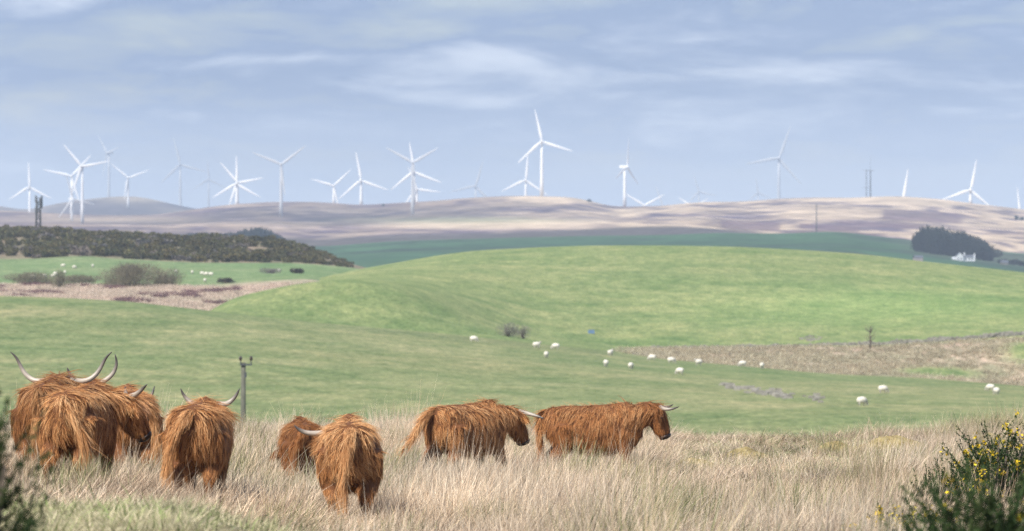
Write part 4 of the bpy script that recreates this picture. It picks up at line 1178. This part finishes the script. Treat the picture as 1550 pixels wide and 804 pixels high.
twig_bush('thorn_bush', HILL, 793, None, 868, 24, 19, 'smaller leafless thorn bush right beside the larger one', 'bush', [(0.20, 0.20, 0.15), (0.26, 0.25, 0.19)], 310, .12)

def bare_sapling():
    x, y, z = HILL.at(1317, 896)
    root = empty('bare_tree', (x, y, z - .05), 0, 'thin leafless tree by the stone wall at right', 'tree')
    m = MB(); m.tube([(0, 0, 0), (0.05, 0, 1.3), (0.0, 0, 2.4), (0.1, 0, 3.4)], [0.16, 0.12, 0.08, 0.02], 8); obj('trunk', m.mesh('trunk'), M_BARK, root)
    rg = np.random.default_rng(77); m = MB()
    for k in range(26):
        z0 = 0.9 + 2.1 * rg.random(); a = rg.random() * 6.28; L = 0.6 + 0.8 * rg.random()
        m.tube([(0.03, 0, z0), (math.cos(a) * L * .5, math.sin(a) * L * .5, z0 + L * .45), (math.cos(a) * L * .75, math.sin(a) * L * .75, z0 + L)], [0.04, 0.03, 0.012], 5)
    obj('crown', m.mesh('crown'), M_BARK, root)
bare_sapling()

# woods
WOOD_C = [(0.030, 0.042, 0.030), (0.040, 0.050, 0.032), (0.024, 0.034, 0.026)]
def tree_meshes(seed, H, W, cols, n=1300, crown0=0.12):
    rg = np.random.default_rng(seed)
    P = lumpy_points(n, W, W, H * 0.42, 14, rg, H * crown0)
    V, F, C = leaf_cloud(P, 0.55, cols, rg)
    cr = make_mesh('crown', V, F, False); set_col(cr, C)
    m = MB(); m.tube([(0, 0, 0), (0.1, 0, H * .3), (0, 0.1, H * .6), (0.1, 0, H * .85)], [0.4, 0.3, 0.2, 0.06], 8)
    for k in range(6):
        a = k * 1.1; z0 = H * (.3 + .08 * k)
        m.tube([(0.05, 0, z0), (math.cos(a) * W * .35, math.sin(a) * W * .35, z0 + H * .1), (math.cos(a) * W * .65, math.sin(a) * W * .65, z0 + H * .2)], [0.16, 0.1, 0.04], 6)
    return cr, m.mesh('trunk')
def wood(name, u0, u1, d0, d1, sheet, N, H, label, shape, cols=WOOD_C):
    src = []
    for k in range(3):
        cr, tk = tree_meshes(400 + k, 1.0 * H, 3.6, cols, 900, 0.05); cr.materials.append(M_LEAFI); src.append(cr)
    U = u0 + (u1 - u0) * rng.random(N); D = d0 + (d1 - d0) * rng.random(N)
    h = shape(U) * (0.85 + 0.25 * rng.random(N))
    k = h > 0.12; U, D, h = U[k], D[k], h[k]; n = len(U)
    w = 0.75 + 0.5 * rng.random(n); t = 0.8 + 0.4 * rng.random(n)
    scatter(name, np.stack([wx(U, D), D, sheet.z(U, D) - .3], 1), np.stack([np.zeros(n), np.zeros(n), rng.random(n) * 6.28], 1), np.stack([w, w, h], 1),
            rng.integers(0, 3, n), np.stack([t, t, t], 1), src, label, 'wood')
wood('conifer_wood', 1386, 1497, 3480, 3620, FIELDS, 170, 22.0, 'dense dark conifer wood behind the white farmhouse', lambda u: np.interp(u, [1384, 1395, 1410, 1440, 1465, 1482, 1498], [0.6, 0.98, 1.02, 1.0, 0.92, 0.78, 0.6]))
wood('knoll_wood', 268, 432, 3950, 4120, FIELDS, 190, 15.0, 'blue-dark wooded knolls behind the gorse hill', lambda u: np.interp(u, [265, 290, 330, 350, 370, 395, 415, 434], [0.3, .62, .72, .72, .95, 1.22, 0.95, 0.3]))
def far_tree(name, sheet, u, D, hpx, wpx, label, seed, cols=WOOD_C):
    x, y, z = sheet.at(u, D); H = hpx * D / PX; W = wpx * D / PX / 1.6
    root = empty(name, (x, y, z - .2), 0, label, 'tree')
    cr, tk = tree_meshes(seed, H, W, cols, 700, 0.18)
    obj('crown', cr, M_LEAF, root); obj('trunk', tk, M_BARK, root)
far_tree('broadleaf_tree', FIELDS, 1488, 3520, 33, 26, 'rounded brownish tree at the right end of the conifer wood', 501, [(0.07, 0.065, 0.045), (0.09, 0.08, 0.055)])
far_tree('broadleaf_tree', FIELDS, 1503, 3560, 30, 24, 'outermost tree standing right of the conifer wood', 502, [(0.05, 0.055, 0.04), (0.08, 0.075, 0.05)])
for k, (u, h, w) in enumerate(((1521, 11, 20), (1535, 12, 22), (1549, 11, 22), (1566, 13, 24))):
    far_tree('hedge_tree', FIELDS, u, 3420, h, w, 'low dark hedge tree at the far right edge, %s from the farmhouse' % ORD[k], 510 + k)
for k, (u, v_, s) in enumerate(((892, 303, 6), (580, 309, 4), (1538, 330, 8), (1547, 331, 7))):
    x, y, z = HEATH.find(u, v_ + 3)
    far_tree('lone_tree', HEATH, u, y, s, s, ('lone bush on the right shoulder of the pale hilltop', 'speck of a bush on the central skyline', 'left of two dark trees on the heath at the right edge', 'right of two dark trees on the heath at the right edge')[k], 530 + k)

# farm
def farmhouse():
    x, y, z = FIELDS.at(1457, 3330); z -= .2
    k = y / PX                                   # metres per photo pixel there
    root = empty('farmhouse', (x, y, z), 0, 'long white farmhouse with a gabled end in front of the dark wood', 'house')
    root.scale = (0.9, 0.9, 0.86)
    def prism(nm, x0, x1, y0, y1, h, ridge, mat, along='x'):
        m = MB()
        if along == 'y':
            xm = (x0 + x1) / 2
            m.add([(x0, y0, 0), (x1, y0, 0), (x1, y0, h), (xm, y0, ridge), (x0, y0, h), (x0, y1, 0), (x1, y1, 0), (x1, y1, h), (xm, y1, ridge), (x0, y1, h)],
                  [(0, 1, 2, 3, 4), (9, 8, 7, 6, 5), (0, 4, 9, 5), (1, 6, 7, 2), (2, 7, 8, 3), (3, 8, 9, 4), (0, 5, 6, 1)])
        else:
            ym = (y0 + y1) / 2
            m.add([(x0, y0, 0), (x0, y1, 0), (x0, y1, h), (x0, ym, ridge), (x0, y0, h), (x1, y0, 0), (x1, y1, 0), (x1, y1, h), (x1, ym, ridge), (x1, y0, h)],
                  [(0, 4, 3, 2, 1), (5, 6, 7, 8, 9), (0, 5, 9, 4), (1, 2, 7, 6), (4, 9, 8, 3), (3, 8, 7, 2), (0, 1, 6, 5)])
        return obj(nm, m.mesh(nm, False), mat, root)
    hw_ = prism('wall', -4.2, 0.2, -4, 6, 3.4, 5.9, M_WHITE, 'y')
    ww_ = prism('wing', 0.22, 7.4, -2.5, 2.5, 2.6, 2.62, M_WHITE, 'x')
    prism('porch', -7.0, -4.22, -2.2, 2.2, 2.2, 2.9, M_WHITE, 'x')
    m = MB(); m.add([(-4.5, -4.2, 3.3), (-2.0, -4.2, 6.1), (-2.0, 6.2, 6.1), (-4.5, 6.2, 3.3), (0.5, -4.2, 3.3), (0.5, 6.2, 3.3)], [(0, 1, 2, 3), (1, 4, 5, 2)]); r = obj('roof', m.mesh('roof', False), M_SLATE, root)
    m = MB(); m.add([(0.5, -2.8, 2.55), (7.2, -2.8, 2.55), (7.2, 0, 4.2), (0.5, 0, 4.2), (0.5, 2.8, 2.55), (7.2, 2.8, 2.55)], [(0, 1, 2, 3), (3, 2, 5, 4)]); wr_ = obj('wing_roof', m.mesh('wing_roof', False), M_SLATE, root)
    m = MB(); m.add([(7.25, -2.6, 0), (7.25, 2.6, 0), (7.25, 2.6, 2.7), (7.25, 0.4, 4.6), (7.25, 0.4, 5.6), (7.25, -0.4, 5.6), (7.25, -0.4, 4.6), (7.25, -2.6, 2.7)] + [(8.0, a, b) for a, b in ((-2.6, 0), (2.6, 0), (2.6, 2.7), (0.4, 4.6), (0.4, 5.6), (-0.4, 5.6), (-0.4, 4.6), (-2.6, 2.7))],
                    [tuple(range(7, -1, -1)), tuple(range(8, 16))] + [(i, (i + 1) % 8, 8 + (i + 1) % 8, 8 + i) for i in range(8)]); obj('gable_end', m.mesh('gable_end', False), M_WHITE, root)
    m = MB(); m.box((1.1, 0, 4.9), (0.5, 0.4, 1.0)); obj('chimney', m.mesh('chimney', False), M_WHITE, wr_)
    for wx_, wz_ in ((-3.0, 1.6), (-1.1, 1.6), (2.0, 1.4), (4.2, 1.4), (6.0, 1.4)):
        m = MB(); m.box((wx_, -4.02 if wx_ < 0 else -2.52, wz_), (0.4, 0.03, 0.55)); obj('window', m.mesh('window', False), M_GLASS, hw_ if wx_ < 0 else ww_)
farmhouse()
def shed(u, D, w, h, label, mat):
    x, y, z = FIELDS.at(u, D)
    root = empty('farm_shed', (x, y, z - .2), 0.1, label, 'shed')
    m = MB(); m.box((0, 0, h / 2), (w / 2, 3, h / 2)); obj('wall', m.mesh('wall', False), mat, root)
    m = MB(); m.add([(-w / 2 - .2, -3.3, h), (w / 2 + .2, -3.3, h), (w / 2 + .2, 0, h + 1.2), (-w / 2 - .2, 0, h + 1.2), (-w / 2 - .2, 3.3, h), (w / 2 + .2, 3.3, h)], [(0, 1, 2, 3), (3, 2, 5, 4)]); obj('roof', m.mesh('roof', False), M_SLATE, root)
M_PINK = plain('pinkish_harl', (0.42, 0.34, 0.33), 0.9, 0.1)
shed(1389.5, 3000, 4.4, 1.8, 'small pinkish shed just over the green hill, left of the farmhouse', M_PINK)
shed(1520, 3380, 4.0, 1.6, 'small pale grey shed below the hedge trees at far right', M_STONE)

# dry stone wall below the hill, and stones in the pasture
def stone_mesh(rg, s):
    V = []
    for z in (-1, 1):
        for x, y in ((-1, -1), (1, -1), (1, 1), (-1, 1)):
            V.append((x * s[0] * (0.7 + .4 * rg.random()), y * s[1] * (0.7 + .4 * rg.random()), z * s[2] * (0.7 + .4 * rg.random())))
    return np.array(V)
BOXF = [(0, 3, 2, 1), (4, 5, 6, 7), (0, 1, 5, 4), (1, 2, 6, 5), (2, 3, 7, 6), (3, 0, 4, 7)]
def stone_wall():
    rg = np.random.default_rng(88)
    x0, y0, z0 = HILL.at(1270, 905)
    root = empty('stone_wall', (x0, y0, z0), 0, 'tumbled dry stone wall along the foot of the green hill', 'wall')
    m = MB(); us_ = np.arange(985, 1720, 2.6)
    for u in us_:
        D = 906 + 2.0 * math.sin(u / 60)
        g = float(HILL.z([u], [D])[0])
        hgt = 0.45 * (0.45 + 0.75 * sstep(1200, 1400, u)) * (0.6 + 0.8 * vnoise(u / 14, 3.3))
        t = 0.0
        while t < hgt:
            s = (0.14 + .12 * rg.random(), 0.2, 0.09 + .08 * rg.random())
            m.add(stone_mesh(rg, s) + (float(wx(u, D)) - x0 + rg.normal(0, .05), D - y0 + rg.normal(0, .06), g - z0 + t + s[2] * .8), BOXF)
            t += s[2] * 1.7
    o = obj('stones', m.mesh('stones', False), M_STONE, root); o['kind'] = 'stuff'
stone_wall()
def stone_patch(sheet, pts, lo, hi, n, smax, label, seed):
    rg = np.random.default_rng(seed)
    p = np.array(pts, float); c = sheet.find(*p.mean(0), lo, hi)
    root = empty('scattered_stones', c, 0, label, 'stones')
    m = MB()
    for k in range(n):
        t = rg.random() * (len(p) - 1); i = min(int(t), len(p) - 2); q = p[i] + (p[i + 1] - p[i]) * (t - i)
        u, v = q + rg.normal(0, 1, 2) * (5, 2.2)
        w = sheet.find(u, v, lo, hi); s = smax * (0.35 + .65 * rg.random())
        m.add(stone_mesh(rg, (s, s * .8, s * .5)) + (np.array(w) - np.array(c)) + (0, 0, s * .2), BOXF)
    o = obj('stones', m.mesh('stones', False), M_STONE, root); o['kind'] = 'stuff'
stone_patch(PASTURE, [(1095, 584), (1130, 590), (1165, 596), (1195, 601)], 450, 800, 110, 0.42, 'band of grey stones lying in the near pasture', 91)
stone_patch(PASTURE, [(1215, 603), (1245, 605)], 450, 800, 12, 0.4, 'few grey stones right of the main stone band', 92)
stone_patch(HILL, [(1218, 514), (1242, 512)], 900, 1200, 14, 0.5, 'pale stones on the green slope above the wall', 93)
stone_patch(HILL, [(955, 536), (985, 538)], 826, 905, 22, 0.4, 'dark stones at the left end of the rushy strip', 94)

def trough():
    x, y, z = HILL.find(895, 505, 905, 1300)
    root = empty('water_trough', (x, y, z), 0.2, 'small blue-grey water trough on the green hill', 'trough')
    m = MB(); m.box((0, 0, 0.3), (0.5, 0.3, 0.3)); obj('tub', m.mesh('tub', False), plain('blue_plastic', (0.12, 0.20, 0.32), 0.5), root)
    m = MB(); m.box((0, 0, 0.606), (0.44, 0.25, 0.004)); obj('water', m.mesh('water', False), M_GLASS, root)
trough()

# ------------------------------------------------------------------ gorse in the foreground
G_DK = [(0.035, 0.060, 0.024), (0.050, 0.080, 0.030), (0.070, 0.095, 0.038), (0.028, 0.045, 0.020)]
M_FLOWER = leaf_mat('yellow_petals', False, 0.3)
def gorse(u, D, wid, hgt, label, seed, shoots=140, flowers=60, cols=G_DK, lean=0.0, sink=0.05, spread=0.9):
    rg = np.random.default_rng(seed)
    x = float(wx(u, D)); z = float(moor_z(x, D))
    root = empty('gorse_bush', (x, D, z - sink), 0, label, 'gorse', 'gorse bushes on the moor')
    m = MB(); tips = []; axes = []
    for k in range(max(3, shoots // 12)):
        a = rg.random() * 6.28; f = math.sqrt(rg.random())
        e = np.array([math.cos(a) * wid * .42 * f + lean, math.sin(a) * wid * .42 * f, hgt * (0.45 + .35 * (1 - f * .6) * rg.random())])
        m.tube([(e[0] * .1, e[1] * .1, 0), e * (.5, .5, .55), e], [0.02, 0.014, 0.008], 5)
    obj('stem', m.mesh('stem'), M_BARK, root)
    # spiny shoots
    n = shoots
    a = rg.random(n) * 6.283; f = np.sqrt(rg.random(n)); hz = rg.random(n) ** 0.8
    dome = np.sqrt(np.clip(1 - (f * 0.92) ** 2, 0.08, 1))
    base = np.stack([np.cos(a) * f * wid * .45 + lean * hz, np.sin(a) * f * wid * .45, hgt * dome * (0.12 + 0.62 * hz)], 1)
    ax = nrm(np.stack([np.cos(a) * f * spread + rg.normal(0, .25, n), np.sin(a) * f * spread + rg.normal(0, .25, n), 0.85 + 0.3 * rg.random(n)], 1))
    L = (0.16 + 0.20 * rg.random(n)) * min(1.2, hgt / 0.6 + .35)
    per = 46
    t = rg.random((n, per)); P = base[:, None, :] + ax[:, None, :] * (t * L[:, None])[..., None]
    out = nrm(rg.normal(0, 1, (n, per, 3)) + ax[:, None, :] * 0.9)
    ln = (0.055 * (1 - 0.55 * t) * (0.7 + .6 * rg.random((n, per))))
    P = P.reshape(-1, 3); out = out.reshape(-1, 3); ln = ln.reshape(-1)
    sd = nrm(np.cross(out, rg.normal(0, 1, out.shape)))
    w = 0.0065
    V = np.stack([P - sd * w, P + sd * w, P + out * ln[:, None]], 1).reshape(-1, 3); F = np.arange(len(V)).reshape(-1, 3)
    c = np.repeat(np.array(cols)[rg.integers(0, len(cols), n)] * (0.7 + .6 * rg.random(n))[:, None], per, axis=0) * (0.8 + .4 * rg.random(len(P)))[:, None]
    me = make_mesh('spines', V, F, False); set_col(me, np.repeat(c, 3, axis=0)); obj('spines', me, M_LEAF, root)
    if flowers:
        i = rg.integers(0, n, flowers); Q = []
        tp = base[i] + ax[i] * (L[i] * (0.55 + .5 * rg.random(flowers)))[:, None]
        Q = (tp[:, None, :] + rg.normal(0, 0.016, (flowers, 7, 3))).reshape(-1, 3)
        V, F, C = leaf_cloud(Q, 0.016, [(0.75, 0.52, 0.03), (0.82, 0.62, 0.06), (0.65, 0.42, 0.02)], rg)
        me = make_mesh('flowers', V, F, False); set_col(me, np.clip(C, 0, .85)); obj('flowers', me, M_FLOWER, root)['kind'] = 'stuff'
gorse(1484, 27, 0.58, 1.02, 'big dark green gorse bush in the near right corner, out of focus', 601, 380, 12, sink=0.0)
gorse(-50, 22, 0.44, 1.78, 'tall dark gorse at the left edge, out of focus before the cattle', 602, 330, 0, sink=0.0, spread=0.5)
gorse(30, 30, 0.42, 0.22, 'low brown gorse tuft at the bottom left corner', 603, 60, 0, [(0.10, 0.085, 0.05), (0.07, 0.07, 0.035)])
gorse(1506, 58, 0.90, 1.28, 'spreading gorse with many yellow flowers above the near dark bush', 604, 250, 150)
gorse(1562, 60, 0.8, 1.42, 'tall gorse with yellow flowers cut by the right edge', 605, 210, 120)
gorse(1432, 57, 0.5, 0.72, 'leafy green gorse at the left of the flowering clump', 606, 90, 6)
gorse(1345, 48, 0.26, 0.42, 'small isolated gorse sprig with bright yellow flowers in the grass', 607, 26, 34)
gorse(1408, 46, 0.26, 0.50, 'small flowering gorse sprig left of the near dark bush', 608, 34, 26)
gorse(1402, 64, 0.22, 0.62, 'slim dark gorse sprig, left of two above the grass', 609, 16, 0, spread=.3)
gorse(1424, 66, 0.26, 0.72, 'slim dark gorse sprig, right of two above the grass', 610, 18, 0, spread=.3)

# moss hummocks on the brow
def hummock(u, D, w, h, label, seed):
    rg = np.random.default_rng(seed); x = float(wx(u, D)); z = float(moor_z(x, D))
    r = np.linspace(0, 1, 12); a = np.linspace(0, 2 * np.pi, 28, endpoint=False)
    Rr, A = np.meshgrid(r, a, indexing='ij')
    X_ = Rr * np.cos(A) * w * (1 + .15 * np.sin(3 * A + seed)); Y_ = Rr * np.sin(A) * w * .8
    Z_ = h * (1 - Rr ** 2.2) * (0.8 + .4 * fbm(X_ * 5 + seed, Y_ * 5, seed)) - 0.06 * Rr
    V = np.stack([X_, Y_, Z_], -1).reshape(-1, 3)
    o = obj('moss_hummock', make_mesh('moss_hummock', V, grid_faces(12, 28, True)), M_MOSS)
    o.location = (x, D, z); tag(o, label, 'moss', 'moss hummocks on the brow')
hummock(1350, 109, 0.95, 0.36, 'widest yellow moss hummock on the brow of the moor', 1)
hummock(1262, 110, 0.55, 0.26, 'brown moss hummock left of the widest yellow one', 2)
hummock(1128, 103, 0.62, 0.27, 'ochre moss hummock on the brow above the middle of the grass', 3)
hummock(1052, 95, 0.62, 0.24, 'low mossy hummock in front of the rightmost cow', 4)
hummock(1500, 110, 0.40, 0.36, 'moss hummock on the brow near the right edge', 5)

# ------------------------------------------------------------------ clouds overhead, above the frame, that shade parts of the country
M_CLOUD, _nt, _o = new_mat('cloud')
_d = _nt.nodes.new('ShaderNodeBsdfDiffuse'); _d.inputs[0].default_value = (0.85, 0.85, 0.85, 1)
_t = _nt.nodes.new('ShaderNodeBsdfTransparent'); _m = _nt.nodes.new('ShaderNodeMixShader'); _m.inputs[0].default_value = 0.75
_nt.links.new(_d.outputs[0], _m.inputs[1]); _nt.links.new(_t.outputs[0], _m.inputs[2]); _nt.links.new(_m.outputs[0], _o.inputs[0])
def cloud(gx, gy, gz, rx, ry, alt, seed, label):
    rg = np.random.default_rng(seed)
    k = (alt - gz) / to_sun.z
    c = np.array([gx, gy, gz]) + np.array(to_sun) * k
    a = np.linspace(0, 2 * np.pi, 48, endpoint=False); t = np.linspace(-1, 1, 18)
    T, A = np.meshgrid(t, a, indexing='ij')
    r = np.sqrt(np.clip(1 - T ** 2, 0, 1)) * (0.75 + 0.5 * fbm(np.cos(A) * 1.6 + seed, np.sin(A) * 1.6 + T, seed, 4))
    th = min(rx, ry) * 0.28
    V = np.stack([r * np.cos(A) * rx, r * np.sin(A) * ry, th * np.where(T > 0, T, T * .35) * (0.7 + .6 * fbm(np.cos(A) * 3 + T * 2, np.sin(A) * 3, seed + 1, 3))], -1).reshape(-1, 3)
    me = make_mesh('cloud', V, grid_faces(18, 48, True)); set_col(me, np.full((len(V), 3), 0.85))
    o = obj('cloud', me, M_CLOUD); o.location = c
    tag(o, label, 'cloud', kind='structure')
cloud(0, 3400, -5, 1300, 800, 1300, 1, 'broad cloud whose shadow lies on the dark far fields')
cloud(-235, 5900, 60, 240, 560, 1400, 2, 'long cloud shading the left part of the heath ridge')
cloud(0, 13400, 60, 3000, 2500, 2600, 3, 'far cloud shading the faint turbines')

# ------------------------------------------------------------------ the air
m, nt, out = new_mat('haze_air')
pv = nt.nodes.new('ShaderNodeVolumePrincipled')
pv.inputs['Color'].default_value = (0.70, 0.83, 1.0, 1)
pv.inputs['Density'].default_value = 9.0e-5
pv.inputs['Anisotropy'].default_value = 0.0
nt.links.new(pv.outputs[0], out.inputs['Volume'])
b = MB(); b.box((0, 8450, 135), (3500, 8750, 165))
o = obj('haze', b.mesh('haze', False), m)
tag(o, 'pale blue air that fades the far hills', 'haze', kind='stuff')
